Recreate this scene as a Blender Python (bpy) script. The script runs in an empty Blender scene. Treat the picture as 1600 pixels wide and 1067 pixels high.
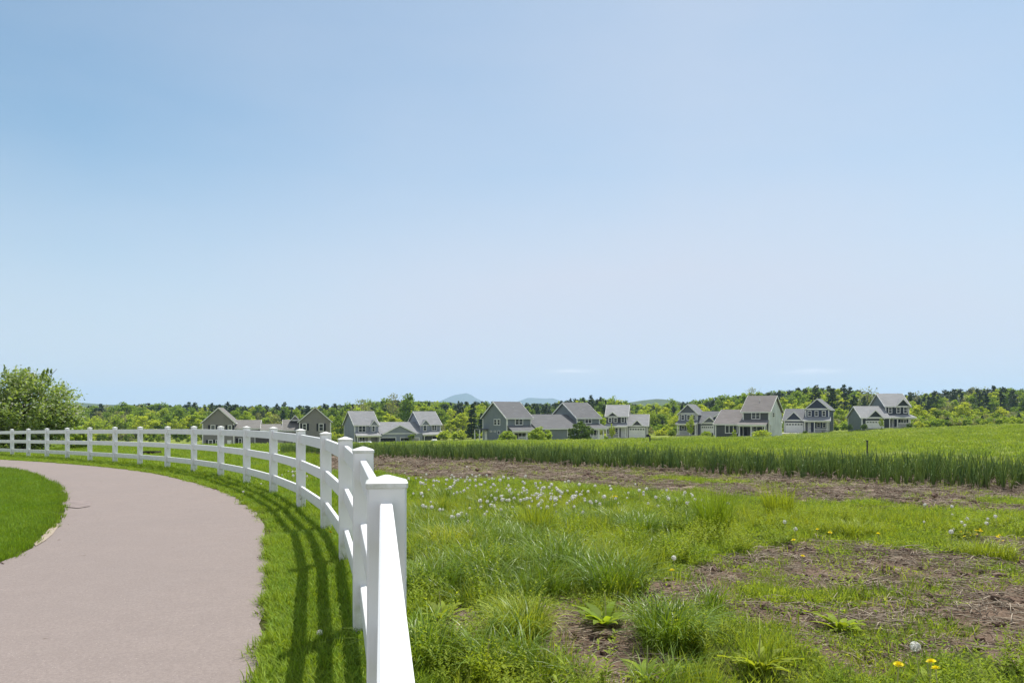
import bpy, math, random
import numpy as np
from mathutils import Vector, Matrix

random.seed(7)
RNG = np.random.default_rng(7)
SC = bpy.context.scene
COL = SC.collection
CAMZ, FPX, HORY = 1.44, 1200.0, 650.0      # eye height, focal length and horizon of a 1600x1067 frame
R = math.radians

# ------------------------------------------------------------------ noise
def _hash(ix, iy, seed):
    h = (ix.astype(np.int64) * 374761393 + iy.astype(np.int64) * 668265263 + seed * 982451653) & 0x7fffffff
    h = ((h ^ (h >> 13)) * 1274126177) & 0x7fffffff
    return ((h ^ (h >> 16)) & 0xffff) / 65535.0

def vnoise(x, y, scale=1.0, seed=0):
    x = np.asarray(x, float) / scale; y = np.asarray(y, float) / scale
    ix = np.floor(x); iy = np.floor(y); fx = x - ix; fy = y - iy
    fx = fx * fx * (3 - 2 * fx); fy = fy * fy * (3 - 2 * fy)
    a = _hash(ix, iy, seed); b = _hash(ix + 1, iy, seed); c = _hash(ix, iy + 1, seed); d = _hash(ix + 1, iy + 1, seed)
    return (a * (1 - fx) + b * fx) * (1 - fy) + (c * (1 - fx) + d * fx) * fy

def fnoise(x, y, scale=1.0, seed=0, octs=3):
    v = 0; amp = 1; tot = 0
    for k in range(octs):
        v = v + amp * vnoise(x, y, scale / 2 ** k, seed + 17 * k); tot += amp; amp *= .55
    return v / tot

def sstep(a, b, v):
    t = np.clip((np.asarray(v, float) - a) / (b - a), 0, 1)
    return t * t * (3 - 2 * t)

# ------------------------------------------------------------------ terrain
APX = [-600, 0, 341, 554, 680, 792, 870, 964, 1075, 1200, 1274, 1383, 1600, 2200]
AVL = [4.2, 5.0, 5.46, 5.62, 5.0, 4.35, 4.3, 4.05, 3.5, 3.05, 2.8, 1.65, 0.35, 0.0]
SUNAZ = R(31.0); SUNEL = R(61.5)

FPOST_PX = [603.2, 572.5, 546.5, 516, 475.2, 430, 388, 347.5, 305, 263.5, 219.2, 181.2, 140.6, 105.4, 73.4, 44, 19]
def fence_line():
    L = 2.44
    k = [(p - 800) / FPX for p in FPOST_PX]
    d = [2.55]
    for i in range(1, len(k)):
        a = 1 + k[i] ** 2; b = -2 * (k[i] * k[i - 1] * d[-1] + d[-1]); c = d[-1] ** 2 * (1 + k[i - 1] ** 2) - L * L
        d.append((-b + math.sqrt(b * b - 4 * a * c)) / 2 / a)
    P = np.array([(kk * dd, dd) for kk, dd in zip(k, d)])
    S = P.copy()                                   # even out the reading error along the curve
    for _ in range(2):
        S[1:-1] = .25 * S[:-2] + .5 * S[1:-1] + .25 * S[2:]
    S[0] = P[0]
    P = .5 * P + .5 * S
    P[0] = (k[0] * 2.55, 2.55)
    first = P[0] + L * np.array([math.sin(R(9.65)), -math.cos(R(9.65))])
    u = P[-1] - P[-2]; u /= np.linalg.norm(u)
    ext = [P[-1] + u * L * (i + 1) for i in range(3)]
    return np.vstack([[first], P, ext])
FP = fence_line()

def catmull(P, n=14):
    P = [np.array(p, float) for p in P]; P = [2 * P[0] - P[1]] + P + [2 * P[-1] - P[-2]]
    out = []
    for i in range(1, len(P) - 2):
        for j in range(n):
            t = j / n
            out.append(.5 * ((2 * P[i]) + (P[i + 1] - P[i - 1]) * t + (2 * P[i - 1] - 5 * P[i] + 4 * P[i + 1] - P[i + 2]) * t * t + (3 * P[i] - P[i - 1] - 3 * P[i + 1] + P[i + 2]) * t ** 3))
    out.append(P[-2])
    return np.array(out)

def sdist(line, x, y):
    """signed distance to a polyline; positive on its right-hand side when walking along it"""
    x = np.asarray(x, float); y = np.asarray(y, float); shp = x.shape
    x = x.ravel(); y = y.ravel()
    best = np.full(x.shape, 1e9); sg = np.ones(x.shape)
    for (ax, ay), (bx, by) in zip(line[:-1], line[1:]):
        dx, dy = bx - ax, by - ay; l2 = dx * dx + dy * dy
        t = np.clip(((x - ax) * dx + (y - ay) * dy) / l2, 0, 1)
        ex = x - ax - t * dx; ey = y - ay - t * dy
        d = np.hypot(ex, ey); m = d < best - 1e-9
        best = np.where(m, d, best); sg = np.where(m, np.sign(dy * (x - ax) - dx * (y - ay)), sg)
    return (best * sg).reshape(shp)
FENCE_EXT = np.vstack([[FP[0] + (FP[0] - FP[1]) * 4], FP, [FP[-1] + (FP[-1] - FP[-2]) * 40]])
def d_fence(x, y): return sdist(FENCE_EXT, x, y)       # + on the field side
def d_right(x, y): return sdist(PRs, x, y)             # + outside the path on the fence side
def d_left(x, y): return -sdist(PLs, x, y)             # + outside the path on the lawn side

def base_h(x, y):
    x = np.asarray(x, float); y = np.asarray(y, float)
    yy = np.maximum(y, .35 * np.hypot(x, y) + .5)
    px = 800 + FPX * x / yy
    A = np.interp(px, APX, AVL)
    # smooth the table across bearings
    A = .5 * A + .25 * np.interp(px - 40, APX, AVL) + .25 * np.interp(px + 40, APX, AVL)
    r = np.hypot(x, y)
    t = np.clip((r - 14) / 150, 0, 1) ** 1.5
    return -A * t

def ray_ground(px, py):
    lo, hi = 1.0, 80.0
    for _ in range(50):
        m_ = (lo + hi) / 2; x_ = (px - 800) / FPX * m_
        if CAMZ - float(base_h(np.array([x_]), np.array([m_]))[0]) < (py - HORY) / FPX * m_: hi = m_
        else: lo = m_
    return ((px - 800) / FPX * lo, lo)
PATH_R = [(-1.0, -3), (-1.0, 0), (-1.1, 2.2)] + [ray_ground(*q) for q in ((396, 1067), (411, 961), (419, 893), (416, 841), (403, 803), (385, 791), (361, 774), (327, 761.5), (292, 751.6), (241, 740), (189, 732.7), (138, 727.5), (69, 722), (0, 718))]
PATH_L = [(-4.1, -3), (-4.1, 0), (-4.3, 3.2), (-4.6, 5.4)] + [ray_ground(*q) for q in ((0, 880.6), (55, 851), (79, 824), (97, 803), (101, 787), (95, 771), (79, 755.5), (45, 741), (0, 733.7), (-60, 728))]
for P_ in (PATH_R, PATH_L):
    q_ = np.array(P_[-1]) - np.array(P_[-2]); q_ = q_ / np.linalg.norm(q_); P_ += [tuple(np.array(P_[-1]) + q_ * k_) for k_ in (6, 14)]
PR = catmull(PATH_R); PL = catmull(PATH_L)
PRs, PLs = PR[::3], PL[::3]
def resample(P, n):
    L_ = np.concatenate([[0], np.cumsum(np.linalg.norm(np.diff(P, axis=0), axis=1))]); t_ = np.linspace(0, L_[-1], n)
    return np.stack([np.interp(t_, L_, P[:, 0]), np.interp(t_, L_, P[:, 1])], -1)

DIRT = [(930, 1015, 130, 70), (1335, 885, 230, 42), (1500, 930, 220, 70), (1390, 965, 210, 48), (705, 985, 70, 40), (1085, 935, 110, 34), (1570, 885, 140, 44), (1290, 905, 150, 34),
        (1590, 1000, 110, 50), (1450, 1005, 150, 32), (1130, 900, 80, 20), (1290, 985, 80, 36), (665, 1010, 40, 40), (880, 965, 70, 26), (1200, 960, 70, 26), (1350, 1040, 70, 24), (1000, 1050, 60, 40)]
def pix_ground(px, py):
    d = FPX * CAMZ / (py - HORY)
    return (px - 800) / FPX * d, d
def dirt_mask(x, y):
    """bare soil: patches in the foreground and the turned strip along the crop"""
    x = np.asarray(x, float); y = np.asarray(y, float)
    ys = np.maximum(y, 1.0)
    px = 800 + FPX * x / ys; py = HORY + FPX * CAMZ / ys
    m = np.zeros(np.broadcast(x, y).shape)
    for a, b, c, d in DIRT:
        m = np.maximum(m, np.exp(-(((px - a) / c) ** 2 + ((py - b) / d) ** 2) * .9))
    n = fnoise(x, y, .55, 3)
    near = sstep(.40, .58, m * .9 + (n - .5) * .9) * (y > 2)
    v = x + y; n2 = fnoise(x, y, 1.6, 9)
    lo = 15.5 + 1.5 * sstep(-3, 0, x) + 1.2 * sstep(2.5, 8, x) + (n2 - .5) * 1.8
    strip = sstep(lo - .4, lo + .5, v) * (1 - sstep(28.5, 30.0, v))
    weeds = sstep(.55, .64, fnoise(x, y, 1.8, 21)) * sstep(1.8, 4.0, x) * (1 - sstep(21.5, 22.5, v))
    strip = strip * (1 - .85 * weeds)
    strip = strip * sstep(.5, 1.1, d_fence(x, y)) * (y > 8) * sstep(465, 525, px) * (1 - sstep(36, 40, y))
    return np.clip(np.maximum(near, strip), 0, 1)

def ground_h(x, y, dm=None, dpath=None):
    x = np.asarray(x, float); y = np.asarray(y, float)
    h = base_h(x, y)
    dr, dl = d_right(x, y), d_left(x, y)
    off = np.maximum(dr, dl)                      # >0 outside the path
    k = sstep(.05, .9, off)
    und = (fnoise(x, y, 2.6, 31) - .5) * .10 + (fnoise(x, y, .5, 37) - .5) * .035
    far = (fnoise(x, y, 22, 41) - .5) * 1.0 * sstep(40, 110, np.hypot(x, y)) * (1 - sstep(135, 165, np.hypot(x, y)))
    dm = dirt_mask(x, y) if dm is None else dm
    lump = (fnoise(x, y, .22, 51) - .5) * .075 + (fnoise(x, y, .7, 53) - .5) * .09 * sstep(12, 15, x + y)
    return h + k * und + far - .012 * (1 - k) + dm * lump * k

# ------------------------------------------------------------------ object helpers
def tag(o, label=None, cat=None, group=None, kind=None):
    if label: o['label'] = label
    if cat: o['category'] = cat
    if group: o['group'] = group
    if kind: o['kind'] = kind
    return o

def empty(name, loc=(0, 0, 0), rz=0.0):
    o = bpy.data.objects.new(name, None); COL.objects.link(o)
    o.location = loc; o.rotation_euler = (0, 0, rz); o.empty_display_size = .2
    return o

def link(name, me, mat=None, parent=None, loc=None, rz=None):
    o = bpy.data.objects.new(name, me); COL.objects.link(o)
    if mat is not None and len(me.materials) == 0: me.materials.append(mat)
    if parent is not None: o.parent = parent
    if loc is not None: o.location = loc
    if rz is not None: o.rotation_euler = (0, 0, rz)
    return o

def np_mesh(name, V, F, smooth=False):
    """V (n,3); F (m,k) of one polygon size, or a list of such arrays"""
    Fs = F if isinstance(F, list) else [F]
    me = bpy.data.meshes.new(name)
    me.vertices.add(len(V)); me.vertices.foreach_set('co', np.asarray(V, np.float32).ravel())
    loops = np.concatenate([np.asarray(f, np.int32).ravel() for f in Fs])
    sizes = np.concatenate([np.full(len(f), np.asarray(f).shape[1], np.int32) for f in Fs])
    starts = np.concatenate([[0], np.cumsum(sizes)[:-1]]).astype(np.int32)
    me.loops.add(len(loops)); me.loops.foreach_set('vertex_index', loops)
    me.polygons.add(len(sizes)); me.polygons.foreach_set('loop_start', starts)
    try: me.polygons.foreach_set('loop_total', sizes)
    except Exception: pass
    me.update(calc_edges=True); me.validate()
    if smooth: me.polygons.foreach_set('use_smooth', np.ones(len(sizes), bool))
    return me

class MB:
    def __init__(s): s.v = []; s.f = []
    def add(s, vs, fs):
        n = len(s.v); s.v += [tuple(v) for v in vs]; s.f += [tuple(i + n for i in f) for f in fs]; return s
    def box(s, x0, x1, y0, y1, z0, z1):
        x0, x1 = min(x0, x1), max(x0, x1); y0, y1 = min(y0, y1), max(y0, y1); z0, z1 = min(z0, z1), max(z0, z1)
        return s.add([(x0, y0, z0), (x1, y0, z0), (x1, y1, z0), (x0, y1, z0), (x0, y0, z1), (x1, y0, z1), (x1, y1, z1), (x0, y1, z1)],
                     [(0, 3, 2, 1), (4, 5, 6, 7), (0, 1, 5, 4), (1, 2, 6, 5), (2, 3, 7, 6), (3, 0, 4, 7)])
    def extrude(s, poly, b0, b1, axis):
        """poly in (a,z); extruded along b.  axis 'x': b is x, a is y.  axis 'y': b is y, a is x"""
        n = len(poly); m = (lambda a, z, b: (b, a, z)) if axis == 'x' else (lambda a, z, b: (a, b, z))
        vs = [m(a, z, b0) for a, z in poly] + [m(a, z, b1) for a, z in poly]
        fs = [tuple(range(n)), tuple(range(2 * n - 1, n - 1, -1))] + [(i, i + n, (i + 1) % n + n, (i + 1) % n) for i in range(n)]
        return s.add(vs, fs)
    def tube(s, pts, rad, n=6):
        pts = [Vector(p) for p in pts]; rr = rad if isinstance(rad, (list, tuple)) else [rad] * len(pts)
        base = len(s.v)
        for i, p in enumerate(pts):
            t = (pts[min(i + 1, len(pts) - 1)] - pts[max(i - 1, 0)]).normalized()
            a = t.orthogonal().normalized() if abs(t.z) < .95 else Vector((1, 0, 0)); b = t.cross(a).normalized(); a = b.cross(t)
            for k in range(n):
                w = 2 * math.pi * k / n; q = p + (a * math.cos(w) + b * math.sin(w)) * rr[i]; s.v.append(tuple(q))
        for i in range(len(pts) - 1):
            for k in range(n):
                s.f.append((base + i * n + k, base + i * n + (k + 1) % n, base + (i + 1) * n + (k + 1) % n, base + (i + 1) * n + k))
        s.f.append(tuple(base + k for k in range(n))[::-1]); s.f.append(tuple(base + (len(pts) - 1) * n + k for k in range(n)))
        return s
    def mesh(s, name):
        import bmesh
        me = bpy.data.meshes.new(name); me.from_pydata(s.v, [], s.f)
        bm = bmesh.new(); bm.from_mesh(me); bmesh.ops.recalc_face_normals(bm, faces=bm.faces); bm.to_mesh(me); bm.free()
        return me
    def build(s, name, mat, parent=None, loc=None, rz=None):
        return link(name, s.mesh(name), mat, parent, loc, rz)

# ------------------------------------------------------------------ materials
def new_mat(name):
    m = bpy.data.materials.new(name); m.use_nodes = True; nt = m.node_tree; nt.nodes.clear()
    return m, nt, (lambda t, **k: _node(nt, t, **k))
def _node(nt, t, **k):
    n = nt.nodes.new(t)
    for a, b in k.items(): setattr(n, a, b)
    return n
def rgba(c): return (c[0], c[1], c[2], 1)
def principled(nt, N, rough=.7, spec=.35):
    p = N('ShaderNodeBsdfPrincipled'); p.inputs['Roughness'].default_value = rough
    p.inputs['Specular IOR Level'].default_value = spec
    return p
def mixc(nt, N, fac, a, b):
    m = N('ShaderNodeMix', data_type='RGBA')
    if isinstance(fac, (int, float)): m.inputs[0].default_value = fac
    else: nt.links.new(fac, m.inputs[0])
    for i, c in ((6, a), (7, b)):
        if isinstance(c, (tuple, list)): m.inputs[i].default_value = rgba(c)
        else: nt.links.new(c, m.inputs[i])
    return m.outputs[2]
def noise(nt, N, scale, detail=3, rough=.55, vec=None):
    n = N('ShaderNodeTexNoise'); n.inputs['Scale'].default_value = scale; n.inputs['Detail'].default_value = detail; n.inputs['Roughness'].default_value = rough
    if vec is not None: nt.links.new(vec, n.inputs['Vector'])
    return n.outputs['Fac']
def ramp(nt, N, src, a, b, lo=0.0, hi=1.0):
    m = N('ShaderNodeMapRange'); m.inputs[1].default_value = a; m.inputs[2].default_value = b; m.inputs[3].default_value = lo; m.inputs[4].default_value = hi
    nt.links.new(src, m.inputs[0]); return m.outputs[0]

def plain(name, c1, c2=None, rough=.7, spec=.35, scale=3.0, bump=0.0, bscale=40.0, metallic=0.0):
    m, nt, N = new_mat(name); p = principled(nt, N, rough, spec); out = N('ShaderNodeOutputMaterial')
    co = N('ShaderNodeTexCoord').outputs['Object']
    c2 = c2 or tuple(v * .85 for v in c1)
    f = ramp(nt, N, noise(nt, N, scale, 4, .6, co), .35, .65)
    nt.links.new(mixc(nt, N, f, c1, c2), p.inputs['Base Color'])
    p.inputs['Metallic'].default_value = metallic
    if bump:
        b = N('ShaderNodeBump'); b.inputs['Strength'].default_value = bump; b.inputs['Distance'].default_value = .02
        nt.links.new(noise(nt, N, bscale, 3, .6, co), b.inputs['Height']); nt.links.new(b.outputs[0], p.inputs['Normal'])
    nt.links.new(p.outputs[0], out.inputs[0]); return m

def siding(name, c, lap=.13, rough=.65):
    """lap siding: horizontal courses with a thin shadow line as bump and slight board-to-board tone"""
    m, nt, N = new_mat(name); p = principled(nt, N, rough, .3); out = N('ShaderNodeOutputMaterial')
    co = N('ShaderNodeTexCoord').outputs['Object']
    sx = N('ShaderNodeSeparateXYZ'); nt.links.new(co, sx.inputs[0])
    dv = N('ShaderNodeMath', operation='DIVIDE'); nt.links.new(sx.outputs[2], dv.inputs[0]); dv.inputs[1].default_value = lap
    fr = N('ShaderNodeMath', operation='FRACT'); nt.links.new(dv.outputs[0], fr.inputs[0])
    fl = N('ShaderNodeMath', operation='FLOOR'); nt.links.new(dv.outputs[0], fl.inputs[0])
    wn = N('ShaderNodeTexWhiteNoise', noise_dimensions='1D'); nt.links.new(fl.outputs[0], wn.inputs['W'])
    f1 = noise(nt, N, .9, 4, .6, co)
    c1 = mixc(nt, N, ramp(nt, N, f1, .3, .7), tuple(v * 1.08 for v in c), tuple(v * .9 for v in c))
    c2 = mixc(nt, N, ramp(nt, N, wn.outputs[0], 0, 1, 0, .25), c1, tuple(v * .8 for v in c))
    nt.links.new(c2, p.inputs['Base Color'])
    b = N('ShaderNodeBump'); b.inputs['Strength'].default_value = .6; b.inputs['Distance'].default_value = .02
    nt.links.new(fr.outputs[0], b.inputs['Height']); nt.links.new(b.outputs[0], p.inputs['Normal'])
    nt.links.new(p.outputs[0], out.inputs[0]); return m

def shingles(name, c):
    m, nt, N = new_mat(name); p = principled(nt, N, .9, .15); out = N('ShaderNodeOutputMaterial')
    co = N('ShaderNodeTexCoord').outputs['Object']
    br = N('ShaderNodeTexBrick'); br.inputs['Scale'].default_value = 1.0
    br.inputs['Brick Width'].default_value = .9; br.inputs['Row Height'].default_value = .14; br.inputs['Mortar Size'].default_value = .006
    br.inputs['Color1'].default_value = rgba(tuple(v * 1.1 for v in c)); br.inputs['Color2'].default_value = rgba(tuple(v * .86 for v in c)); br.inputs['Mortar'].default_value = rgba(tuple(v * .6 for v in c))
    sx = N('ShaderNodeSeparateXYZ'); cx = N('ShaderNodeCombineXYZ'); nt.links.new(co, sx.inputs[0])
    ad = N('ShaderNodeMath', operation='ADD'); nt.links.new(sx.outputs[0], ad.inputs[0]); nt.links.new(sx.outputs[1], ad.inputs[1])
    nt.links.new(ad.outputs[0], cx.inputs[0]); nt.links.new(sx.outputs[2], cx.inputs[1]); nt.links.new(cx.outputs[0], br.inputs['Vector'])
    f = ramp(nt, N, noise(nt, N, .7, 5, .65, co), .3, .7)
    nt.links.new(mixc(nt, N, f, br.outputs[0], mixc(nt, N, .3, br.outputs[0], tuple(v * .7 for v in c))), p.inputs['Base Color'])
    nt.links.new(p.outputs[0], out.inputs[0]); return m

def leafy(name, c1, c2, c3=None, rough=.5, spec=.3, transl=.35, nscale=.35, tint=(1.3, 1.2, .5), gain=1.95, isl=(.65, 1.3)):
    """leaf or blade: glossy skin over diffuse with light let through; tone varies by plant and by patch"""
    m, nt, N = new_mat(name); p = principled(nt, N, rough, spec); out = N('ShaderNodeOutputMaterial')
    c1, c2, c3 = [tuple(min(.85, v * gain * k) for v, k in zip(c, (1.0, 1, 1) if gain > 1.01 else (1, 1, 1))) for c in (c1, c2, c3 or c2)]
    oi = N('ShaderNodeObjectInfo')
    geo = N('ShaderNodeNewGeometry')
    f1 = ramp(nt, N, noise(nt, N, nscale, 3, .6, geo.outputs['Position']), .35, .65)
    a = mixc(nt, N, f1, c1, c2)
    r1 = ramp(nt, N, oi.outputs['Random'], 0, 1, 0, .9)
    a = mixc(nt, N, r1, a, c3 or c2)
    ri = ramp(nt, N, geo.outputs['Random Per Island'], 0, 1, *isl)
    sc = N('ShaderNodeMix', data_type='RGBA', blend_type='MULTIPLY'); sc.inputs[0].default_value = 1.0
    nt.links.new(a, sc.inputs[6]); cmb = N('ShaderNodeCombineColor')
    for i in range(3): nt.links.new(ri, cmb.inputs[i])
    nt.links.new(cmb.outputs[0], sc.inputs[7]); a = sc.outputs[2]
    nt.links.new(a, p.inputs['Base Color'])
    t = N('ShaderNodeBsdfTranslucent')
    tm = N('ShaderNodeMix', data_type='RGBA', blend_type='MULTIPLY'); tm.inputs[0].default_value = 1.0
    nt.links.new(a, tm.inputs[6]); tm.inputs[7].default_value = (tint[0], tint[1], tint[2], 1); nt.links.new(tm.outputs[2], t.inputs['Color'])
    ms = N('ShaderNodeMixShader'); ms.inputs[0].default_value = transl
    nt.links.new(p.outputs[0], ms.inputs[1]); nt.links.new(t.outputs[0], ms.inputs[2]); nt.links.new(ms.outputs[0], out.inputs[0])
    return m

M = {}
def vinyl():
    m, nt, N = new_mat('white_vinyl'); p = principled(nt, N, .45, .4); out = N('ShaderNodeOutputMaterial')
    co = N('ShaderNodeTexCoord').outputs['Object']; sx = N('ShaderNodeSeparateXYZ'); nt.links.new(co, sx.inputs[0])
    c = mixc(nt, N, ramp(nt, N, noise(nt, N, 2.2, 5, .65, co), .35, .7), (.80, .80, .80), (.735, .745, .735))
    lo = ramp(nt, N, sx.outputs[2], .05, .50, .75, 0); q = N('ShaderNodeMath', operation='MULTIPLY'); nt.links.new(lo, q.inputs[0]); nt.links.new(ramp(nt, N, noise(nt, N, 14, 5, .7, co), .35, .7), q.inputs[1])
    c = mixc(nt, N, q.outputs[0], c, (.42, .43, .33))
    mp_ = N('ShaderNodeMapping'); mp_.inputs['Scale'].default_value = (18, 18, 1.5); nt.links.new(co, mp_.inputs[0])
    c = mixc(nt, N, ramp(nt, N, noise(nt, N, 1.0, 4, .6, mp_.outputs[0]), .58, .75, 0, .22), c, (.55, .55, .50))
    nt.links.new(c, p.inputs['Base Color'])
    b = N('ShaderNodeBump'); b.inputs['Strength'].default_value = .06; b.inputs['Distance'].default_value = .02; nt.links.new(noise(nt, N, 7, 3, .6, co), b.inputs['Height']); nt.links.new(b.outputs[0], p.inputs['Normal'])
    nt.links.new(p.outputs[0], out.inputs[0]); return m
M['vinyl'] = vinyl()
M['white'] = plain('white_paint', (.78, .78, .76), (.70, .70, .69), .55, .35, 1.0)
M['glass'] = plain('window_glass', (.018, .022, .026), (.035, .04, .045), .12, .5, .5)
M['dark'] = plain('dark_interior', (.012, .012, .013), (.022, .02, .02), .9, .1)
M['shutter'] = plain('black_shutter', (.012, .012, .013), None, .5, .3)
M['concrete'] = plain('concrete', (.48, .46, .42), (.38, .36, .33), .9, .2, .8)
M['wood'] = plain('weathered_wood', (.06, .045, .035), (.03, .025, .02), .8, .2, 4)
M['metal'] = plain('dark_metal', (.03, .03, .032), (.05, .05, .05), .5, .4, 4)
M['wrap'] = plain('house_wrap', (.62, .63, .64), (.48, .49, .5), .6, .3, .55)
M['taupe'] = siding('taupe_siding', (.235, .22, .21)); M['bluegrey'] = siding('blue_grey_siding', (.245, .262, .32)); M['teal'] = siding('teal_grey_siding', (.19, .215, .236))
M['slate'] = siding('slate_siding', (.075, .075, .09)); M['greyblue'] = siding('grey_blue_siding', (.13, .138, .168)); M['charcoal'] = siding('charcoal_siding', (.088, .093, .098))
M['navy'] = siding('navy_siding', (.046, .056, .095)); M['greengrey'] = siding('green_grey_siding', (.175, .198, .204)); M['darkgreen'] = siding('dark_green_siding', (.034, .043, .05))
M['beige'] = siding('beige_siding', (.36, .34, .33)); M['brown'] = siding('brown_siding', (.085, .075, .072))
M['r_grey'] = shingles('grey_shingles', (.255, .258, .265)); M['r_dgrey'] = shingles('dark_grey_shingles', (.145, .146, .150)); M['r_brown'] = shingles('brown_shingles', (.205, .188, .180))
M['r_taupe'] = shingles('taupe_shingles', (.195, .186, .172)); M['r_light'] = shingles('pale_grey_shingles', (.285, .287, .29)); M['r_slate'] = shingles('slate_shingles', (.18, .185, .19))

M['lawn'] = leafy('lawn_blades', (.082, .145, .012), (.108, .168, .014), (.130, .172, .020), .6, .15, .36, .8)
M['mown'] = leafy('mown_blades', (.068, .130, .010), (.088, .148, .012), (.108, .160, .018), .6, .15, .36, .5)
M['wild'] = leafy('wild_blades', (.084, .138, .010), (.135, .178, .015), (.195, .212, .025), .5, .2, .34, .7)
M['tussock'] = leafy('tussock_blades', (.058, .104, .009), (.100, .148, .014), (.078, .122, .010), .42, .32, .30, 1.5)
M['ycover'] = leafy('low_weed_leaves', (.118, .160, .020), (.155, .185, .028), (.085, .135, .016), .6, .15, .5, .9, gain=2.0)
M['weed'] = leafy('broad_weed_leaves', (.098, .150, .012), (.135, .178, .017), (.155, .188, .022), .6, .12, .5, 3)
M['onion'] = leafy('onion_leaves', (.040, .072, .026), (.062, .100, .034), (.115, .150, .040), .5, .3, .45, .6, gain=2.5)
M['straw'] = leafy('dry_straw', (.32, .26, .19), (.235, .185, .135), (.39, .325, .245), .7, .2, .1, 2, (1, 1, 1), gain=1.0)
M['farg'] = leafy('field_blades', (.115, .158, .024), (.15, .185, .034), (.090, .138, .022), .6, .15, .45, .12)
M['farg2'] = leafy('field_weeds', (.09, .14, .03), (.13, .18, .035), (.17, .20, .04), .6, .2, .35, .1)
M['puff'] = leafy('dandelion_seed', (.85, .84, .80), (.80, .79, .75), None, .9, .1, .55, 5, (1, 1, 1), gain=1.0)
M['yellow'] = leafy('dandelion_petals', (.85, .68, .012), (.85, .74, .02), None, .6, .2, .4, 5, (1, 1, .8), gain=1.0)
M['stem'] = leafy('flower_stem', (.16, .19, .06), (.2, .19, .08), None, .5, .3, .1, 5)
M['apple'] = leafy('crabapple_leaves', (.095, .138, .040), (.135, .18, .06), (.115, .16, .048), .5, .35, .45, .8, gain=2.1)
M['blossom'] = leafy('crabapple_blossom', (.62, .58, .52), (.5, .5, .42), None, .8, .1, .4, .8, (1, 1, 1), gain=1.0)
M['bark'] = plain('bark', (.075, .06, .05), (.045, .038, .032), .9, .1, 6, .4, 20)
M['birch'] = plain('pale_bark', (.24, .22, .19), (.14, .125, .11), .9, .1, 3)
M['pine'] = leafy('pine_needles', (.028, .050, .020), (.044, .065, .026), (.038, .060, .030), .6, .2, .15, .25, gain=1.6)
M['pine2'] = leafy('spruce_needles', (.020, .040, .022), (.030, .052, .026), (.026, .046, .028), .6, .2, .1, .25)
M['ygreen'] = leafy('spring_leaves', (.135, .168, .024), (.175, .195, .028), (.105, .148, .024), .6, .1, .5, .2, isl=(.82, 1.18), gain=2.7)
M['green'] = leafy('maple_leaves', (.075, .115, .020), (.10, .145, .025), (.065, .105, .022), .6, .1, .5, .2, isl=(.82, 1.18), gain=2.3)
M['olive'] = leafy('budding_leaves', (.125, .13, .065), (.15, .155, .08), (.115, .13, .065), .6, .2, .4, .2, isl=(.85, 1.15), gain=2.0)
M['bush'] = leafy('bush_leaves', (.09, .135, .022), (.125, .165, .03), None, .55, .2, .45, .9, gain=2.7)
M['bushdark'] = leafy('dark_bush_leaves', (.045, .082, .018), (.07, .11, .022), None, .5, .25, .25, .9)
M['twig'] = plain('bare_twigs', (.16, .135, .12), (.11, .095, .085), .9, .1, 3)

def path_material():
    m, nt, N = new_mat('path_asphalt'); p = principled(nt, N, .92, .15); out = N('ShaderNodeOutputMaterial')
    co = N('ShaderNodeTexCoord').outputs['Object']
    big = ramp(nt, N, noise(nt, N, .35, 4, .6, co), .3, .7)
    mid = ramp(nt, N, noise(nt, N, 3.2, 5, .7, co), .35, .65)
    fine = ramp(nt, N, noise(nt, N, 52, 4, .85, co), .36, .64)
    c = mixc(nt, N, big, (.282, .236, .215), (.248, .212, .197))
    c = mixc(nt, N, ramp(nt, N, mid, 0, 1, 0, .6), c, (.235, .197, .182))
    c = mixc(nt, N, ramp(nt, N, fine, 0, 1, 0, .65), c, (.165, .136, .125))
    vo = N('ShaderNodeTexVoronoi'); vo.inputs['Scale'].default_value = 46; nt.links.new(co, vo.inputs['Vector'])
    spk = ramp(nt, N, vo.outputs['Distance'], .10, .2, 1, 0)
    wn = N('ShaderNodeSeparateColor'); nt.links.new(vo.outputs['Color'], wn.inputs[0])
    sel = ramp(nt, N, wn.outputs[0], .8, .85)
    mm = N('ShaderNodeMath', operation='MULTIPLY'); nt.links.new(spk, mm.inputs[0]); nt.links.new(sel, mm.inputs[1])
    c = mixc(nt, N, mm.outputs[0], c, (.38, .33, .30))
    nt.links.new(c, p.inputs['Base Color'])
    b = N('ShaderNodeBump'); b.inputs['Strength'].default_value = .55; b.inputs['Distance'].default_value = .006
    nt.links.new(noise(nt, N, 130, 3, .7, co), b.inputs['Height']); nt.links.new(b.outputs[0], p.inputs['Normal'])
    nt.links.new(p.outputs[0], out.inputs[0]); return m
M['path'] = path_material()
M['patch'] = plain('old_asphalt_patch', (.20, .165, .155), (.26, .215, .20), .9, .15, 6, .4, 90)
M['sand'] = plain('sand', (.37, .31, .24), (.30, .25, .20), .95, .1, 6, .3, 60)

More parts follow.
